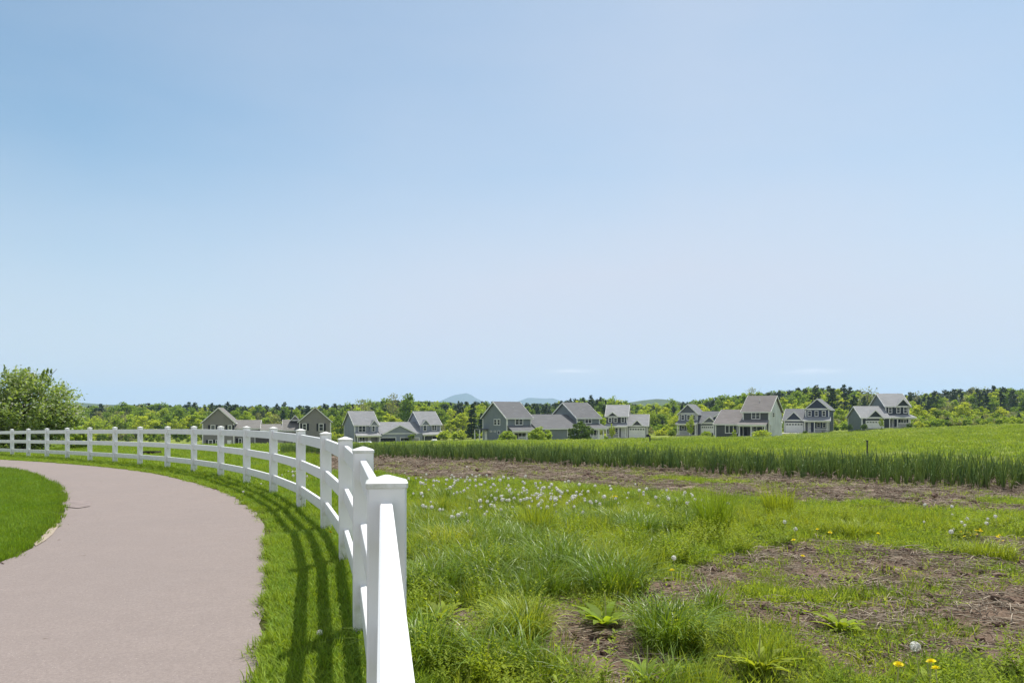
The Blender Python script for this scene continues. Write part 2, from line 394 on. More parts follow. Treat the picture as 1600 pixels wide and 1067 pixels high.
def ground_material():
    m, nt, N = new_mat('ground_soil_and_turf'); p = principled(nt, N, .95, .1); out = N('ShaderNodeOutputMaterial')
    co = N('ShaderNodeTexCoord').outputs['Object']
    at = N('ShaderNodeAttribute', attribute_name='dirt').outputs['Fac']
    fa = N('ShaderNodeAttribute', attribute_name='field').outputs['Fac']
    n1 = noise(nt, N, 9, 5, .7, co); n2 = noise(nt, N, 38, 4, .7, co); n3 = noise(nt, N, 1.3, 4, .6, co); n4 = noise(nt, N, .045, 6, .65, co)
    soil = mixc(nt, N, ramp(nt, N, n1, .35, .65), (.170, .117, .081), (.098, .066, .047))
    soil = mixc(nt, N, ramp(nt, N, n2, .45, .7), soil, (.28, .215, .16))
    soil = mixc(nt, N, ramp(nt, N, n3, .4, .65, 0, .5), soil, (.165, .112, .085))
    dry = N('ShaderNodeAttribute', attribute_name='dry').outputs['Fac']; dq = N('ShaderNodeMath', operation='MULTIPLY'); nt.links.new(dry, dq.inputs[0]); nt.links.new(ramp(nt, N, n1, .3, .7, .25, .8), dq.inputs[1])
    soil = mixc(nt, N, dq.outputs[0], soil, (.36, .275, .235))
    turf = mixc(nt, N, ramp(nt, N, n1, .35, .65), (.048, .058, .016), (.085, .095, .024))
    turf = mixc(nt, N, ramp(nt, N, n2, .5, .7, 0, .5), turf, (.15, .13, .06))
    fld = mixc(nt, N, ramp(nt, N, n4, .35, .65), (.17, .215, .032), (.22, .245, .05))
    fld = mixc(nt, N, ramp(nt, N, noise(nt, N, .6, 5, .7, co), .4, .7, 0, .5), fld, (.115, .155, .03))
    c = mixc(nt, N, fa, turf, fld)
    ad = N('ShaderNodeMath', operation='ADD'); nt.links.new(at, ad.inputs[0]); nt.links.new(ramp(nt, N, n1, .3, .7, -.25, .25), ad.inputs[1])
    c = mixc(nt, N, ramp(nt, N, ad.outputs[0], .35, .65), c, soil)
    nt.links.new(c, p.inputs['Base Color'])
    b = N('ShaderNodeBump'); b.inputs['Strength'].default_value = .9; b.inputs['Distance'].default_value = .03
    nt.links.new(noise(nt, N, 26, 5, .75, co), b.inputs['Height']); nt.links.new(b.outputs[0], p.inputs['Normal'])
    nt.links.new(p.outputs[0], out.inputs[0]); return m
M['ground'] = ground_material()

def forest_hill(name, c1, c2, sc):
    m, nt, N = new_mat(name); p = principled(nt, N, .95, .05); out = N('ShaderNodeOutputMaterial')
    co = N('ShaderNodeTexCoord').outputs['Object']
    c = mixc(nt, N, ramp(nt, N, noise(nt, N, sc, 6, .7, co), .38, .62), c1, c2)
    nt.links.new(c, p.inputs['Base Color']); nt.links.new(p.outputs[0], out.inputs[0]); return m
M['hill'] = forest_hill('wooded_hill', (.045, .065, .022), (.085, .11, .03), .05)
M['mount'] = forest_hill('wooded_mountain', (.03, .045, .02), (.05, .07, .028), .012)

# ------------------------------------------------------------------ ground sheet
def axis_pts(lo_f, hi_f, step, lo, hi, g=1.14):
    a = list(np.arange(lo_f, hi_f + 1e-6, step)); s = step; v = hi_f
    while v < hi: s *= g; v += s; a.append(v)
    s = step; v = lo_f; b = []
    while v > lo: s *= g; v -= s; b.append(v)
    return np.array(b[::-1] + a)
gx = axis_pts(-9, 11, .085, -11500, 11500, 1.09)
gy = axis_pts(1.2, 13.5, .085, -400, 11500, 1.045)
GX, GY = np.meshgrid(gx, gy)
DM = np.where((GX > -30) & (GX < 45) & (GY > 1) & (GY < 42), dirt_mask(GX, GY), 0.0)
GZ = ground_h(GX, GY, DM)
nx, ny = len(gx), len(gy)
idx = np.arange(nx * ny).reshape(ny, nx)
GF = np.stack([idx[:-1, :-1], idx[:-1, 1:], idx[1:, 1:], idx[1:, :-1]], -1).reshape(-1, 4)
gme = np_mesh('ground', np.stack([GX, GY, GZ], -1).reshape(-1, 3), GF, True)
a = gme.attributes.new('dirt', 'FLOAT', 'POINT'); a.data.foreach_set('value', DM.astype(np.float32).ravel())
DRY = sstep(14.5, 17, GX + GY) * (1 - sstep(40, 60, GY))
a = gme.attributes.new('dry', 'FLOAT', 'POINT'); a.data.foreach_set('value', DRY.astype(np.float32).ravel())
FLD = sstep(24, 40, np.hypot(GX, GY))
a = gme.attributes.new('field', 'FLOAT', 'POINT'); a.data.foreach_set('value', FLD.astype(np.float32).ravel())
tag(link('ground', gme, M['ground']), 'grassy ground and bare soil running out to the wooded horizon', 'ground', kind='structure')

# ------------------------------------------------------------------ path
def ribbon(name, Lp, Rp, mat, z, nc=9, crown=.0):
    n = len(Lp); V = []
    for i in range(n):
        for j in range(nc):
            t = j / (nc - 1); q = Lp[i] * (1 - t) + Rp[i] * t
            V.append((q[0], q[1], float(base_h(q[0], q[1])) + z + crown * (1 - (2 * t - 1) ** 2)))
    F = [(i * nc + j, i * nc + j + 1, (i + 1) * nc + j + 1, (i + 1) * nc + j) for i in range(n - 1) for j in range(nc - 1)]
    return link(name, np_mesh(name, np.array(V), np.array(F), True), mat)
PR = resample(PR, 260); PL = resample(PL, 260)
wob = np.stack([vnoise(PR[:, 0] * 3, PR[:, 1] * 3, 1, 5) - .5, vnoise(PR[:, 1] * 3, PR[:, 0] * 3, 1, 6) - .5], -1) * .05
wob2 = np.stack([vnoise(PL[:, 0] * 3, PL[:, 1] * 3, 1, 7) - .5, vnoise(PL[:, 1] * 3, PL[:, 0] * 3, 1, 8) - .5], -1) * .10
tag(ribbon('path', PL + wob2, PR + wob, M['path'], .004, 9, .012), 'pinkish grey asphalt footpath curving left beside the white fence', 'path', kind='structure')
# worn patch by the inner edge and the sand washed on to the asphalt
def sheet(name, pts, mat, z):
    V = [(x, y, float(base_h(x, y)) + z) for x, y in pts]
    return link(name, np_mesh(name, np.array(V), np.array([list(range(len(V)))])), mat)
pp = [pix_ground(*q) for q in ((103, 793), (122, 795), (141, 792), (144, 784), (122, 782), (104, 783))]
tag(sheet('path_patch', pp, M['patch'], .0165), 'dark repair patch at the inner edge of the path', 'path patch', kind='structure')
sp_ = [pix_ground(*q) for q in ((56, 854), (70, 846), (82, 836), (92, 822), (88, 816), (76, 828), (64, 842), (52, 850))]
tag(sheet('sand_strip', sp_, M['sand'], .0135), 'pale sand washed along the inner edge of the path', 'sand', kind='structure')

# ------------------------------------------------------------------ fence
fence = empty('white_fence', (FP[0][0], FP[0][1], float(base_h(*FP[0]))))
tag(fence, 'white three rail vinyl fence curving along the outer side of the footpath', 'fence')
fo = fence.location.copy()
PH, PW = 1.223, .0635
pm = MB()
def bevel_box(mb, w, z0, z1, c=.006):
    o = [(-w + c, -w), (w - c, -w), (w, -w + c), (w, w - c), (w - c, w), (-w + c, w), (-w, w - c), (-w, -w + c)]
    vs = [(x, y, z0) for x, y in o] + [(x, y, z1) for x, y in o]
    mb.add(vs, [tuple(range(8))[::-1], tuple(range(8, 16))] + [(i, (i + 1) % 8, (i + 1) % 8 + 8, i + 8) for i in range(8)])
bevel_box(pm, PW, -.3, PH)
post_me = pm.mesh('post'); post_me.materials.append(M['vinyl'])
cm = MB(); w = PW + .0045
def ring(w, z, c=.006): return [(-w + c, -w, z), (w - c, -w, z), (w, -w + c, z), (w, w - c, z), (w - c, w, z), (-w + c, w, z), (-w, w - c, z), (-w, -w + c, z)]
lv = [ring(w - .002, 0), ring(w, .003), ring(w, .017), ring(w - .006, .021), ring(.006, .040, .001)]
cm.add([v for r_ in lv for v in r_], [tuple(range(8))[::-1], tuple(range(32, 40))] + [(k * 8 + i, k * 8 + (i + 1) % 8, k * 8 + (i + 1) % 8 + 8, k * 8 + i + 8) for k in range(4) for i in range(8)])
cap_me = cm.mesh('post_cap'); cap_me.materials.append(M['vinyl'])
fz = [float(base_h(*p)) - .005 for p in FP]
for i, p in enumerate(FP):
    u = FP[min(i + 1, len(FP) - 1)] - FP[max(i - 1, 0)]
    if i == 1: u = FP[1] - FP[0]
    ang = math.atan2(u[1], u[0])
    po = link('post', post_me, None, fence, Vector((p[0], p[1], fz[i])) - fo, ang)
    po.rotation_euler = (random.uniform(-.006, .006), random.uniform(-.006, .006), ang)
    co_ = link('post_cap', cap_me, None, po, (0, 0, PH - .012), 0)
RT = (1.163, .768, .375); RH, RW = .136, .020
for i in range(len(FP) - 1):
    p, q = FP[i], FP[i + 1]; u = (q - p) / np.linalg.norm(q - p); n = np.array([-u[1], u[0]])
    for zt in RT:
        jz = random.uniform(-.004, .004)
        mb = MB(); ns = 2; pr = []
        for k, (e, z) in enumerate(((p + u * .03, fz[i]), (q - u * .03, fz[i + 1]))):
            zt2 = zt + z + jz; c = .004
            prof = [(-RW, zt2 - RH + c), (-RW + c, zt2 - RH), (RW - c, zt2 - RH), (RW, zt2 - RH + c), (RW, zt2 - c), (RW - c, zt2), (-RW + c, zt2), (-RW, zt2 - c)]
            pr += [(e[0] + n[0] * a - fo.x, e[1] + n[1] * a - fo.y, b - fo.z) for a, b in prof]
        mb.add(pr, [tuple(range(8)), tuple(range(15, 7, -1))] + [(j, (j + 1) % 8, (j + 1) % 8 + 8, j + 8) for j in range(8)])
        mb.build('rail', M['vinyl'], fence)

# ------------------------------------------------------------------ houses
class House:
    """a building measured off the photograph: local x runs along its front, local y to its back, z up from its base"""
    def __init__(s, name, label, cat, px, pybase, d, phi):
        th = math.atan((px - 800) / FPX); s.rz = R(phi) - th
        s.o = np.array([(px - 800) / FPX * d, d]); s.gz = CAMZ - (pybase - HORY) / FPX * d
        s.root = empty(name, (s.o[0], s.o[1], s.gz), s.rz); tag(s.root, label, cat)
        s.ux = np.array([math.cos(s.rz), math.sin(s.rz)]); s.uy = np.array([-math.sin(s.rz), math.cos(s.rz)])
    def _hit(s, px, base, u):
        k = (px - 800) / FPX; b = s.o + base
        # (b + a*u).x = k*(b + a*u).y
        a = (k * b[1] - b[0]) / (u[0] - k * u[1]); q = b + a * u
        return a, q[1]
    def fx(s, px, yo=0.0): return s._hit(px, s.uy * yo, s.ux)[0]
    def sy(s, px, xo=0.0): return s._hit(px, s.ux * xo, s.uy)[0]
    def fz(s, px, py, yo=0.0): return CAMZ - (py - HORY) / FPX * s._hit(px, s.uy * yo, s.ux)[1] - s.gz
    def sz(s, px, py, xo=0.0): return CAMZ - (py - HORY) / FPX * s._hit(px, s.ux * xo, s.uy)[1] - s.gz
    # ---- masses
    def block(s, x0, x1, y0, y1, ze, zr, axis, wall, roof, z0=-1.2, oh=.35, trim=True, corners=True, wallname='wall', gab=(1, 1)):
        a0, a1, b0, b1 = (y0, y1, x0, x1) if axis == 'x' else (x0, x1, y0, y1)
        am = (a0 + a1) / 2; sl = (zr - ze) / (am - a0)
        w = MB(); w.extrude([(a0, z0), (a1, z0), (a1, ze - .02), (am, zr - .02), (a0, ze - .02)], b0, b1, axis); w.build(wallname, M[wall], s.root)
        rb = MB(); t = .17; e0, e1 = b0 - oh * gab[0], b1 + oh * gab[1]
        rb.extrude([(a0 - oh, ze - oh * sl), (am, zr), (a1 + oh, ze - oh * sl), (a1 + oh, ze - oh * sl + t), (am, zr + t), (a0 - oh, ze - oh * sl + t)], e0, e1, axis)
        ro = rb.build('roof', M[roof], s.root)
        if trim:
            tb = MB(); h = .26
            for e, g, k in ((e0, gab[0], -1), (e1, gab[1], 1)):
                if not g: continue
                for a_, c in ((a0 - oh, 1), (a1 + oh, -1)):
                    tb.extrude([(a_, ze - oh * sl - h + t - .01), (am, zr - h + t - .01), (am, zr + t - .015), (a_, ze - oh * sl + t - .015)], e + k * .003, e + k * .05, axis)
            for a_, k in ((a0 - oh, -1), (a1 + oh, 1)):
                q = MB(); lo, hi = (a_ + k * .003, a_ + k * .04)
                if axis == 'x': tb.box(e0, e1, lo, hi, ze - oh * sl - .06, ze - oh * sl + t - .02)
                else: tb.box(lo, hi, e0, e1, ze - oh * sl - .06, ze - oh * sl + t - .02)
            tb.build('roof_trim', M['white'], s.root)
        if corners:
            c = .2; p = .025
            for x_, sx in ((x0, 1), (x1, -1)):
                for y_, sy in ((y0, 1), (y1, -1)):
                    cb = MB(); cb.box(x_ - sx * p, x_ + sx * c, y_ - sy * p, y_ + sy * c, z0 + .9, ze - .25); cb.build('corner_board', M['white'], s.root)
        return ro
    def _map(s, plane, pos):
        if plane == 'f': return lambda a, o, z: (a, pos - o, z)
        if plane == 'l': return lambda a, o, z: (pos - o, a, z)
        return lambda a, o, z: (pos + o, a, z)
    def _bx(s, mb, m, a0, a1, o0, o1, z0, z1):
        p = m(a0, o0, z0); q = m(a1, o1, z1); mb.box(p[0], q[0], p[1], q[1], p[2], q[2])
    def window(s, plane, pos, a0, a1, z0, z1, n=1, cross=True, shut=False, fw=.13, base=0.0):
        if a0 > a1: a0, a1 = a1, a0
        if z0 > z1: z0, z1 = z1, z0
        m = s._map(plane, pos); f = MB(); o0, o1 = base + .002, base + .085
        for q in ((a0, a0 + fw, z0, z1), (a1 - fw, a1, z0, z1), (a0 + fw, a1 - fw, z0, z0 + fw), (a0 + fw, a1 - fw, z1 - fw, z1)): s._bx(f, m, q[0], q[1], o0, o1, q[2], q[3])
        for k in range(1, n):
            c = a0 + (a1 - a0) * k / n; s._bx(f, m, c - .06, c + .06, o0, o1 - .01, z0 + fw, z1 - fw)
        if cross:
            c = (z0 + z1) / 2; s._bx(f, m, a0 + fw, a1 - fw, o0 + .036, o1 - .02, c - .025, c + .025)
        fr = f.build('window', M['white'], s.root)
        g = MB(); s._bx(g, m, a0 + fw - .01, a1 - fw + .01, o0, o0 + .03, z0 + fw - .01, z1 - fw + .01); g.build('pane', M['glass'], fr)
        if shut:
            for c0, c1 in ((a0 - .5, a0 - .08), (a1 + .08, a1 + .5)):
                h = MB(); s._bx(h, m, c0, c1, o0, o0 + .05, z0, z1); h.build('shutter', M['shutter'], s.root)
    def panel(s, name, mat, plane, pos, a0, a1, z0, z1, o=.05, base=0.0, parent=None):
        m = s._map(plane, pos); b = MB(); s._bx(b, m, a0, a1, base + .002, base + .002 + o, z0, z1)
        return b.build(name, M[mat], parent or s.root)
    def garage_door(s, yo, a0, a1, z1, z0=0.0, mat='white', windows=True, open_=False):
        if open_:
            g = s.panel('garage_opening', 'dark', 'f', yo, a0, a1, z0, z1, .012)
        else:
            g = MB(); m = s._map('f', yo); n = 4; h = (z1 - z0) / n
            for k in range(n): s._bx(g, m, a0, a1, .002, .045 if k % 2 else .042, z0 + k * h + .012, z0 + (k + 1) * h)
            g = g.build('garage_door', M[mat], s.root)
            if windows:
                for k in range(6):
                    c = a0 + (a1 - a0) * (k + .5) / 6; wv = (a1 - a0) / 6 * .33
                    s.panel('door_window', 'glass', 'f', yo, c - wv, c + wv, z1 - h * .8, z1 - h * .3, .02, .046, g)
        f = MB(); m = s._map('f', yo)
        for q in ((a0 - .16, a0 - .01, z0, z1 + .16), (a1 + .01, a1 + .16, z0, z1 + .16), (a0 - .009, a1 + .009, z1 + .01, z1 + .16)): s._bx(f, m, q[0], q[1], .002, .07, q[2], q[3])
        f.build('garage_frame', M['white'], s.root)
    def small_gable(s, a0, a1, ze, zr, yfront, yback, wall, roof, oh=.2):
        """a cross gable on the front: its wall face, its little roof running back into the main one, white rakes"""
        am = (a0 + a1) / 2; sl = (zr - ze) / (am - a0); t = .12
        w = MB(); w.extrude([(a0, ze), (a1, ze), (am, zr)], yfront, yfront + .2, 'y'); w.build('gable_face', M[wall], s.root)
        rb = MB(); rb.extrude([(a0 - oh, ze - oh * sl), (am, zr), (a1 + oh, ze - oh * sl), (a1 + oh, ze - oh * sl + t), (am, zr + t), (a0 - oh, ze - oh * sl + t)], yfront - .25, yback, 'y'); rb.build('gable_roof', M[roof], s.root)
        tb = MB(); h = .24
        for a_ in (a0 - oh, a1 + oh):
            tb.extrude([(a_, ze - oh * sl - h + t), (am, zr - h + t), (am, zr + t - .01), (a_, ze - oh * sl + t - .01)], yfront - .30, yfront - .253, 'y')
        tb.box(a0, a1, yfront - .05, yfront - .003, ze - .12, ze + .1)
        tb.build('gable_trim', M['white'], s.root)
    def porch(s, x0, x1, ywall, dep, ztop, zedge, roof, posts, rail=None, hip=True, zfloor=.35):
        y0 = ywall - dep; r = MB(); t = .14; q = .3
        r.add([(x0, ywall - .003, ztop), (x1, ywall - .003, ztop), (x1 + q, y0 - q, zedge), (x0 - q, y0 - q, zedge),
               (x0, ywall - .003, ztop + t), (x1, ywall - .003, ztop + t), (x1 + q, y0 - q, zedge + t), (x0 - q, y0 - q, zedge + t)],
              [(0, 3, 2, 1), (4, 5, 6, 7), (0, 1, 5, 4), (1, 2, 6, 5), (2, 3, 7, 6), (3, 0, 4, 7)])
        r.build('porch_roof', M[roof], s.root)
        b = MB(); b.box(x0 - .28, x1 + .28, y0 - q - .04, y0 - q - .003, zedge - .12, zedge + t - .02); b.box(x0, x1, y0 - .05, y0 + .12, zedge - .32, zedge - .06)
        b.build('porch_beam', M['white'], s.root)
        for p in posts:
            c = MB(); c.box(p - .1, p + .1, y0 - .02, y0 + .18, zfloor - .9, zedge - .325); c.box(p - .15, p + .15, y0 - .07, y0 + .23, zfloor, zfloor + .3); c.build('porch_post', M['white'], s.root)
        d = MB(); d.box(x0 - .1, x1 + .1, y0 - .1, ywall - .003, -.9, zfloor); d.build('porch_floor', M['concrete'], s.root)
        if rail:
            for r0, r1 in rail:
                g = MB(); g.box(r0, r1, y0 + .04, y0 + .12, zfloor + .85, zfloor + .95); g.box(r0, r1, y0 + .05, y0 + .11, zfloor + .1, zfloor + .17)
                n = max(2, int((r1 - r0) / .16))
                for k in range(n): c = r0 + (r1 - r0) * (k + .5) / n; g.box(c - .03, c + .03, y0 + .06, y0 + .10, zfloor + .17, zfloor + .85)
                g.build('porch_railing', M['white'], s.root)
    def door(s, yo, a0, a1, z1, z0=.35, mat='white'):
        d = s.panel('door', mat, 'f', yo, a0, a1, z0, z1, .06)
        s.panel('door_handle', 'metal', 'f', yo, a1 - .22, a1 - .14, z0 + .9, z0 + 1.05, .05, .065, d)
        return d
    def vents(s, pts):
        for x, y, z in pts:
            b = MB(); b.tube([(x, y, z), (x, y, z + .45)], .07, 6); b.build('roof_pipe', M['white'], s.root)

def Fw(h, px0, px1, py0, py1, yo=0.0, n=1, **k):
    c = (px0 + px1) / 2
    h.window('f', yo, h.fx(px0, yo), h.fx(px1, yo), h.fz(c, py1, yo), h.fz(c, py0, yo), n, **k)

# --- teal duplex (two tall wings joined by a low middle)
def teal_duplex():
    h = House('duplex_house', 'teal grey duplex house with two tall gabled wings behind three round bushes', 'house', 792, 692, 152, 32)
    dep = -h.sy(752) if h.sy(752) < 0 else h.sy(752); dep = min(dep, 9.5)
    ze = h.fz(792, 652.5); zr = ze + 3.6
    zr = h.sz(770, 628.5)
    x1 = h.fx(830)
    xa, xb = h.fx(901.5), h.fx(937)
    rl = h.block(0, x1, 0, dep, ze, zr, 'x', 'teal', 'r_dgrey')
    rr = h.block(xa, xb, 0, dep, ze, zr, 'x', 'teal', 'r_dgrey')
    ym = -1.6; zem = h.fz(870, 669, ym) ; zrm = h.fz(852, 648.5, dep / 2)
    h.block(x1 + .005, xa - .005, ym, dep - .6, zem, zrm, 'x', 'teal', 'r_dgrey', gab=(0, 0), corners=False)
    Fw(h, 804.5, 817, 653.5, 664, n=2); Fw(h, 913.5, 924.5, 651.5, 661.5, n=2)
    Fw(h, 886, 893.5, 671, 682, ym, n=1)
    for p in ((772, 776.3), (777.5, 781.8)):
        c = sum(p) / 2; h.window('l', 0, h.sy(p[0]), h.sy(p[1]), h.sz(c, 664.5), h.sz(c, 654.5), 1)
    for p, q in (((766, 769), (672.5, 675)), ((772, 775), (672.5, 675)), ((778, 781.5), (672.5, 678.5)), ((757.5, 760), (672, 681))):
        c = sum(p) / 2; h.window('l', 0, h.sy(p[0]), h.sy(p[1]), h.sz(c, q[1]), h.sz(c, q[0]), 1, False, False, .09)
    zt = h.fz(810, 666); zd = h.fz(812, 673.5, -2.0)
    h.porch(.05, x1 - .02, 0, 2.0, zt, zd, 'r_dgrey', (.3, h.fx(823.5, -2)), [(h.fx(810.5, -2), h.fx(823, -2))])
    Fw(h, 803.5, 821, 675.5, 686, n=3, cross=False)
    zt2 = h.fz(920, 663); 
    h.porch(xa + 1.0, xb + .3, 0, 2.0, zt2, h.fz(925, 669.5, -2), 'r_dgrey', (h.fx(935, -2), h.fx(943, -2)), [(h.fx(922, -2), h.fx(934.5, -2)), (h.fx(935.5, -2), h.fx(942.5, -2))])
    Fw(h, 922, 932, 671, 683, n=2, cross=False)
    b = MB(); b.box(-2.2, -.03, dep - 2.4, dep - .2, h.sz(752, 671), h.sz(752, 671) + .2); b.build('side_porch_roof', M['r_dgrey'], h.root)
    for yy in (dep - 2.3, dep - .3):
        c = MB(); c.box(-2.15, -1.97, yy - .09, yy + .09, -.9, h.sz(752, 671) - .003); c.build('porch_post', M['white'], h.root)
    h.panel('side_door', 'white', 'l', 0, dep - 1.8, dep - .9, .2, 2.2)
    h.vents([(x1 * .55, dep * .28, ze + 1.75), (x1 + 3.6, dep * .22, zem + 1.2), (x1 + 4.6, dep * .2, zem + 1.1), (xa + 3, dep * .28, ze + 1.7)])
    return h
def bluegrey_duplex():
    h = House('duplex_house', 'blue grey duplex house with wide double garage gable and open garage doors', 'house', 554, 694, 197, 18)
    dep = min(abs(h.sy(537.5)), 9.5); ze = h.fz(554, 663.5); zr = h.sz(545, 643)
    x1 = h.fx(590.5); xa, xb = h.fx(657), h.fx(688.5)
    h.block(0, x1, 0, dep, ze, zr, 'x', 'bluegrey', 'r_grey'); h.block(xa, xb, 0, dep, ze, zr, 'x', 'bluegrey', 'r_grey')
    ym = -1.2; zem = h.fz(610, 677.5, ym); zrm = h.fz(612, 660, dep / 2)
    h.block(x1 + .005, xa - .005, ym, dep - .5, zem, zrm, 'x', 'bluegrey', 'r_grey', gab=(0, 0), corners=False)
    yg = ym - .9
    g0, g1 = h.fx(599.5, yg), h.fx(649, yg)
    w = MB(); w.box(x1 + .3, xa - .3, yg, ym - .003, -1.2, zem + .05); w.build('garage_wall', M['bluegrey'], h.root)
    h.small_gable(g0, g1, zem + .06, h.fz(624, 664.5, yg), yg, dep * .42, 'bluegrey', 'r_grey', .4)
    h.garage_door(yg, h.fx(594.5, yg), h.fx(618, yg), h.fz(606, 684, yg), open_=True)
    h.garage_door(yg, h.fx(626, yg), h.fx(639.5, yg), h.fz(632, 684, yg), open_=True)
    h.garage_door(yg, h.fx(641.5, yg), h.fx(654.5, yg), h.fz(648, 684, yg), mat='beige', windows=False)
    h.small_gable(h.fx(577), x1, ze - .25, h.fz(584, 656.5), -.35, 2.8, 'bluegrey', 'r_grey'); w = MB(); w.box(h.fx(577), x1, -.35, -.003, h.fz(584, 675), ze - .4); w.build('bay_wall', M['bluegrey'], h.root)
    h.small_gable(xa, h.fx(671), ze - .25, h.fz(664, 656), -.35, 2.8, 'bluegrey', 'r_grey'); w = MB(); w.box(xa, h.fx(671), -.35, -.003, h.fz(664, 674), ze - .4); w.build('bay_wall', M['bluegrey'], h.root)
    Fw(h, 560, 571.5, 665, 675, n=2); Fw(h, 581, 586, 665, 674.5, -.35); Fw(h, 661, 666.5, 664, 673, -.35); Fw(h, 674.5, 682.5, 664, 672.5, n=2)
    h.porch(.0, x1, 0, 1.9, h.fz(572, 675.5), h.fz(574, 681, -1.9), 'r_light', (.2, x1 - .3)); h.porch(xa, xb + .2, 0, 1.9, h.fz(672, 673.5), h.fz(674, 679, -1.9), 'r_light', (xa + .3, xb - .1))
    Fw(h, 561, 570.5, 682, 692, n=2); h.panel('porch_wall', 'beige', 'f', 0, h.fx(573), h.fx(588), .2, ze - 2.9, .03)
    h.door(0, h.fx(660.5), h.fx(664.5), h.fz(662, 682), mat='shutter'); h.door(0, h.fx(575), h.fx(579), h.fz(577, 683)); Fw(h, 675, 682, 681, 690, n=1)
    h.vents([(x1 * .5, dep * .3, ze + 1.6), (xa + 3.5, dep * .3, ze + 1.6)])
    return h
def taupe_duplex():
    h = House('duplex_house', 'taupe duplex house with black shutters seen through the white fence', 'house', 316, 699, 169, -7)
    x1 = h.fx(366); dep = 10.5; ze = h.fz(316, 659.5); zr = h.fz(341, 637.5)
    h.block(0, x1, 0, dep, ze, zr, 'y', 'taupe', 'r_taupe')
    xa, xb = h.fx(467.5), h.fx(517)
    h.block(xa, xb, 0, dep, ze + .2, zr + .2, 'y', 'taupe', 'r_taupe')
    xm = h.fx(404, 1); zem = h.fz(385, 669, 1.5)
    h.block(x1 + .005, xm, 1.5, dep - 1, zem, h.fz(385, 657, 5), 'x', 'taupe', 'r_taupe', gab=(0, 1), corners=False)
    xn = h.fx(443, 1)
    h.block(xm + .36, xn, .6, dep - 1, h.fz(420, 672, .6), h.fz(420, 663.5, 5), 'x', 'beige', 'r_taupe', gab=(0, 0), corners=False)
    h.block(xn + .005, xa - .005, 1.5, dep - .5, h.fz(455, 672, 1.5), h.fz(455, 656.5, 5), 'x', 'taupe', 'r_taupe', gab=(1, 0), corners=False)
    h.small_gable(h.fx(454, 3.4), h.fx(468, 3.4), h.fz(460, 656.5, 3.4), h.fz(461, 649, 3.4), 3.4, 6, 'taupe', 'r_taupe')
    Fw(h, 329, 336.5, 664, 671.5, shut=True); Fw(h, 356, 362.5, 664, 671.5, shut=True)
    Fw(h, 325.5, 332.5, 687, 696, shut=True, n=1); Fw(h, 336.5, 340, 687, 696, shut=False); h.door(0, h.fx(355), h.fx(361.5), h.fz(358, 687.5), z0=.1)
    Fw(h, 372.5, 378, 684.5, 695, 1.5, shut=True)
    h.garage_door(.6, h.fx(399, .6), h.fx(423.5, .6), h.fz(410, 682, .6), mat='brown', windows=False)
    Fw(h, 458, 465.5, 687, 693.5, 1.5, shut=True)
    Fw(h, 472.5, 479, 661.5, 672.5, shut=True); Fw(h, 498, 505.5, 661.5, 673.5, shut=True); Fw(h, 474, 481, 686, 695, shut=True); Fw(h, 498, 506, 686, 695)
    return h
def slate_house():
    h = House('small_house', 'pale roofed dark slate house with white garage door right of the teal duplex', 'house', 947.5, 685, 190, -5)
    x1 = h.fx(980); dep = 9.0; ze = h.fz(948, 650); zr = h.fz(960, 633.5, dep / 2)
    h.block(0, x1, 0, dep, ze, zr, 'x', 'slate', 'r_light')
    h.small_gable(h.fx(948.5), h.fx(966), ze - .1, h.fz(957, 644), -.3, 2.6, 'slate', 'r_light'); w = MB(); w.box(.02, h.fx(966), -.3, -.003, h.fz(957, 661.5), ze - .25); w.build('bay_wall', M['slate'], h.root)
    Fw(h, 950.2, 956.2, 652.5, 660.2, -.3); Fw(h, 958.8, 964.8, 652.5, 660.2, -.3); Fw(h, 970.3, 976, 651.5, 660.2)
    h.porch(0, x1 - .1, 0, 1.8, h.fz(960, 661.8), h.fz(960, 666.5, -1.8), 'r_light', (.2, h.fx(966.8, -1.8), x1 - .25), [(.4, h.fx(966, -1.8))])
    Fw(h, 950.5, 955, 668, 675.5); Fw(h, 961, 965.5, 668, 675.5); h.door(0, h.fx(970), h.fx(977.5), h.fz(974, 668.5))
    xg = h.fx(1011.5, -.5); zem = h.fz(1000, 664.5, -.5)
    h.block(x1 + .005, xg, -.5, 7.0, zem, h.fz(1000, 648, 3.2), 'x', 'slate', 'r_light', gab=(0, 1))
    h.small_gable(h.fx(987, -.8), h.fx(1004, -.8), zem - .05, h.fz(995.5, 656.5, -.8), -.8, 2.2, 'slate', 'r_light')
    h.garage_door(-.5, h.fx(983.5, -.5), h.fx(1007.5, -.5), h.fz(995, 668.5, -.5), .25)
    d = MB(); d.box(h.fx(980, -.5), xg + .3, -9, -.52, -.5, .16); d.build('driveway', M['concrete'], h.root)
    return h
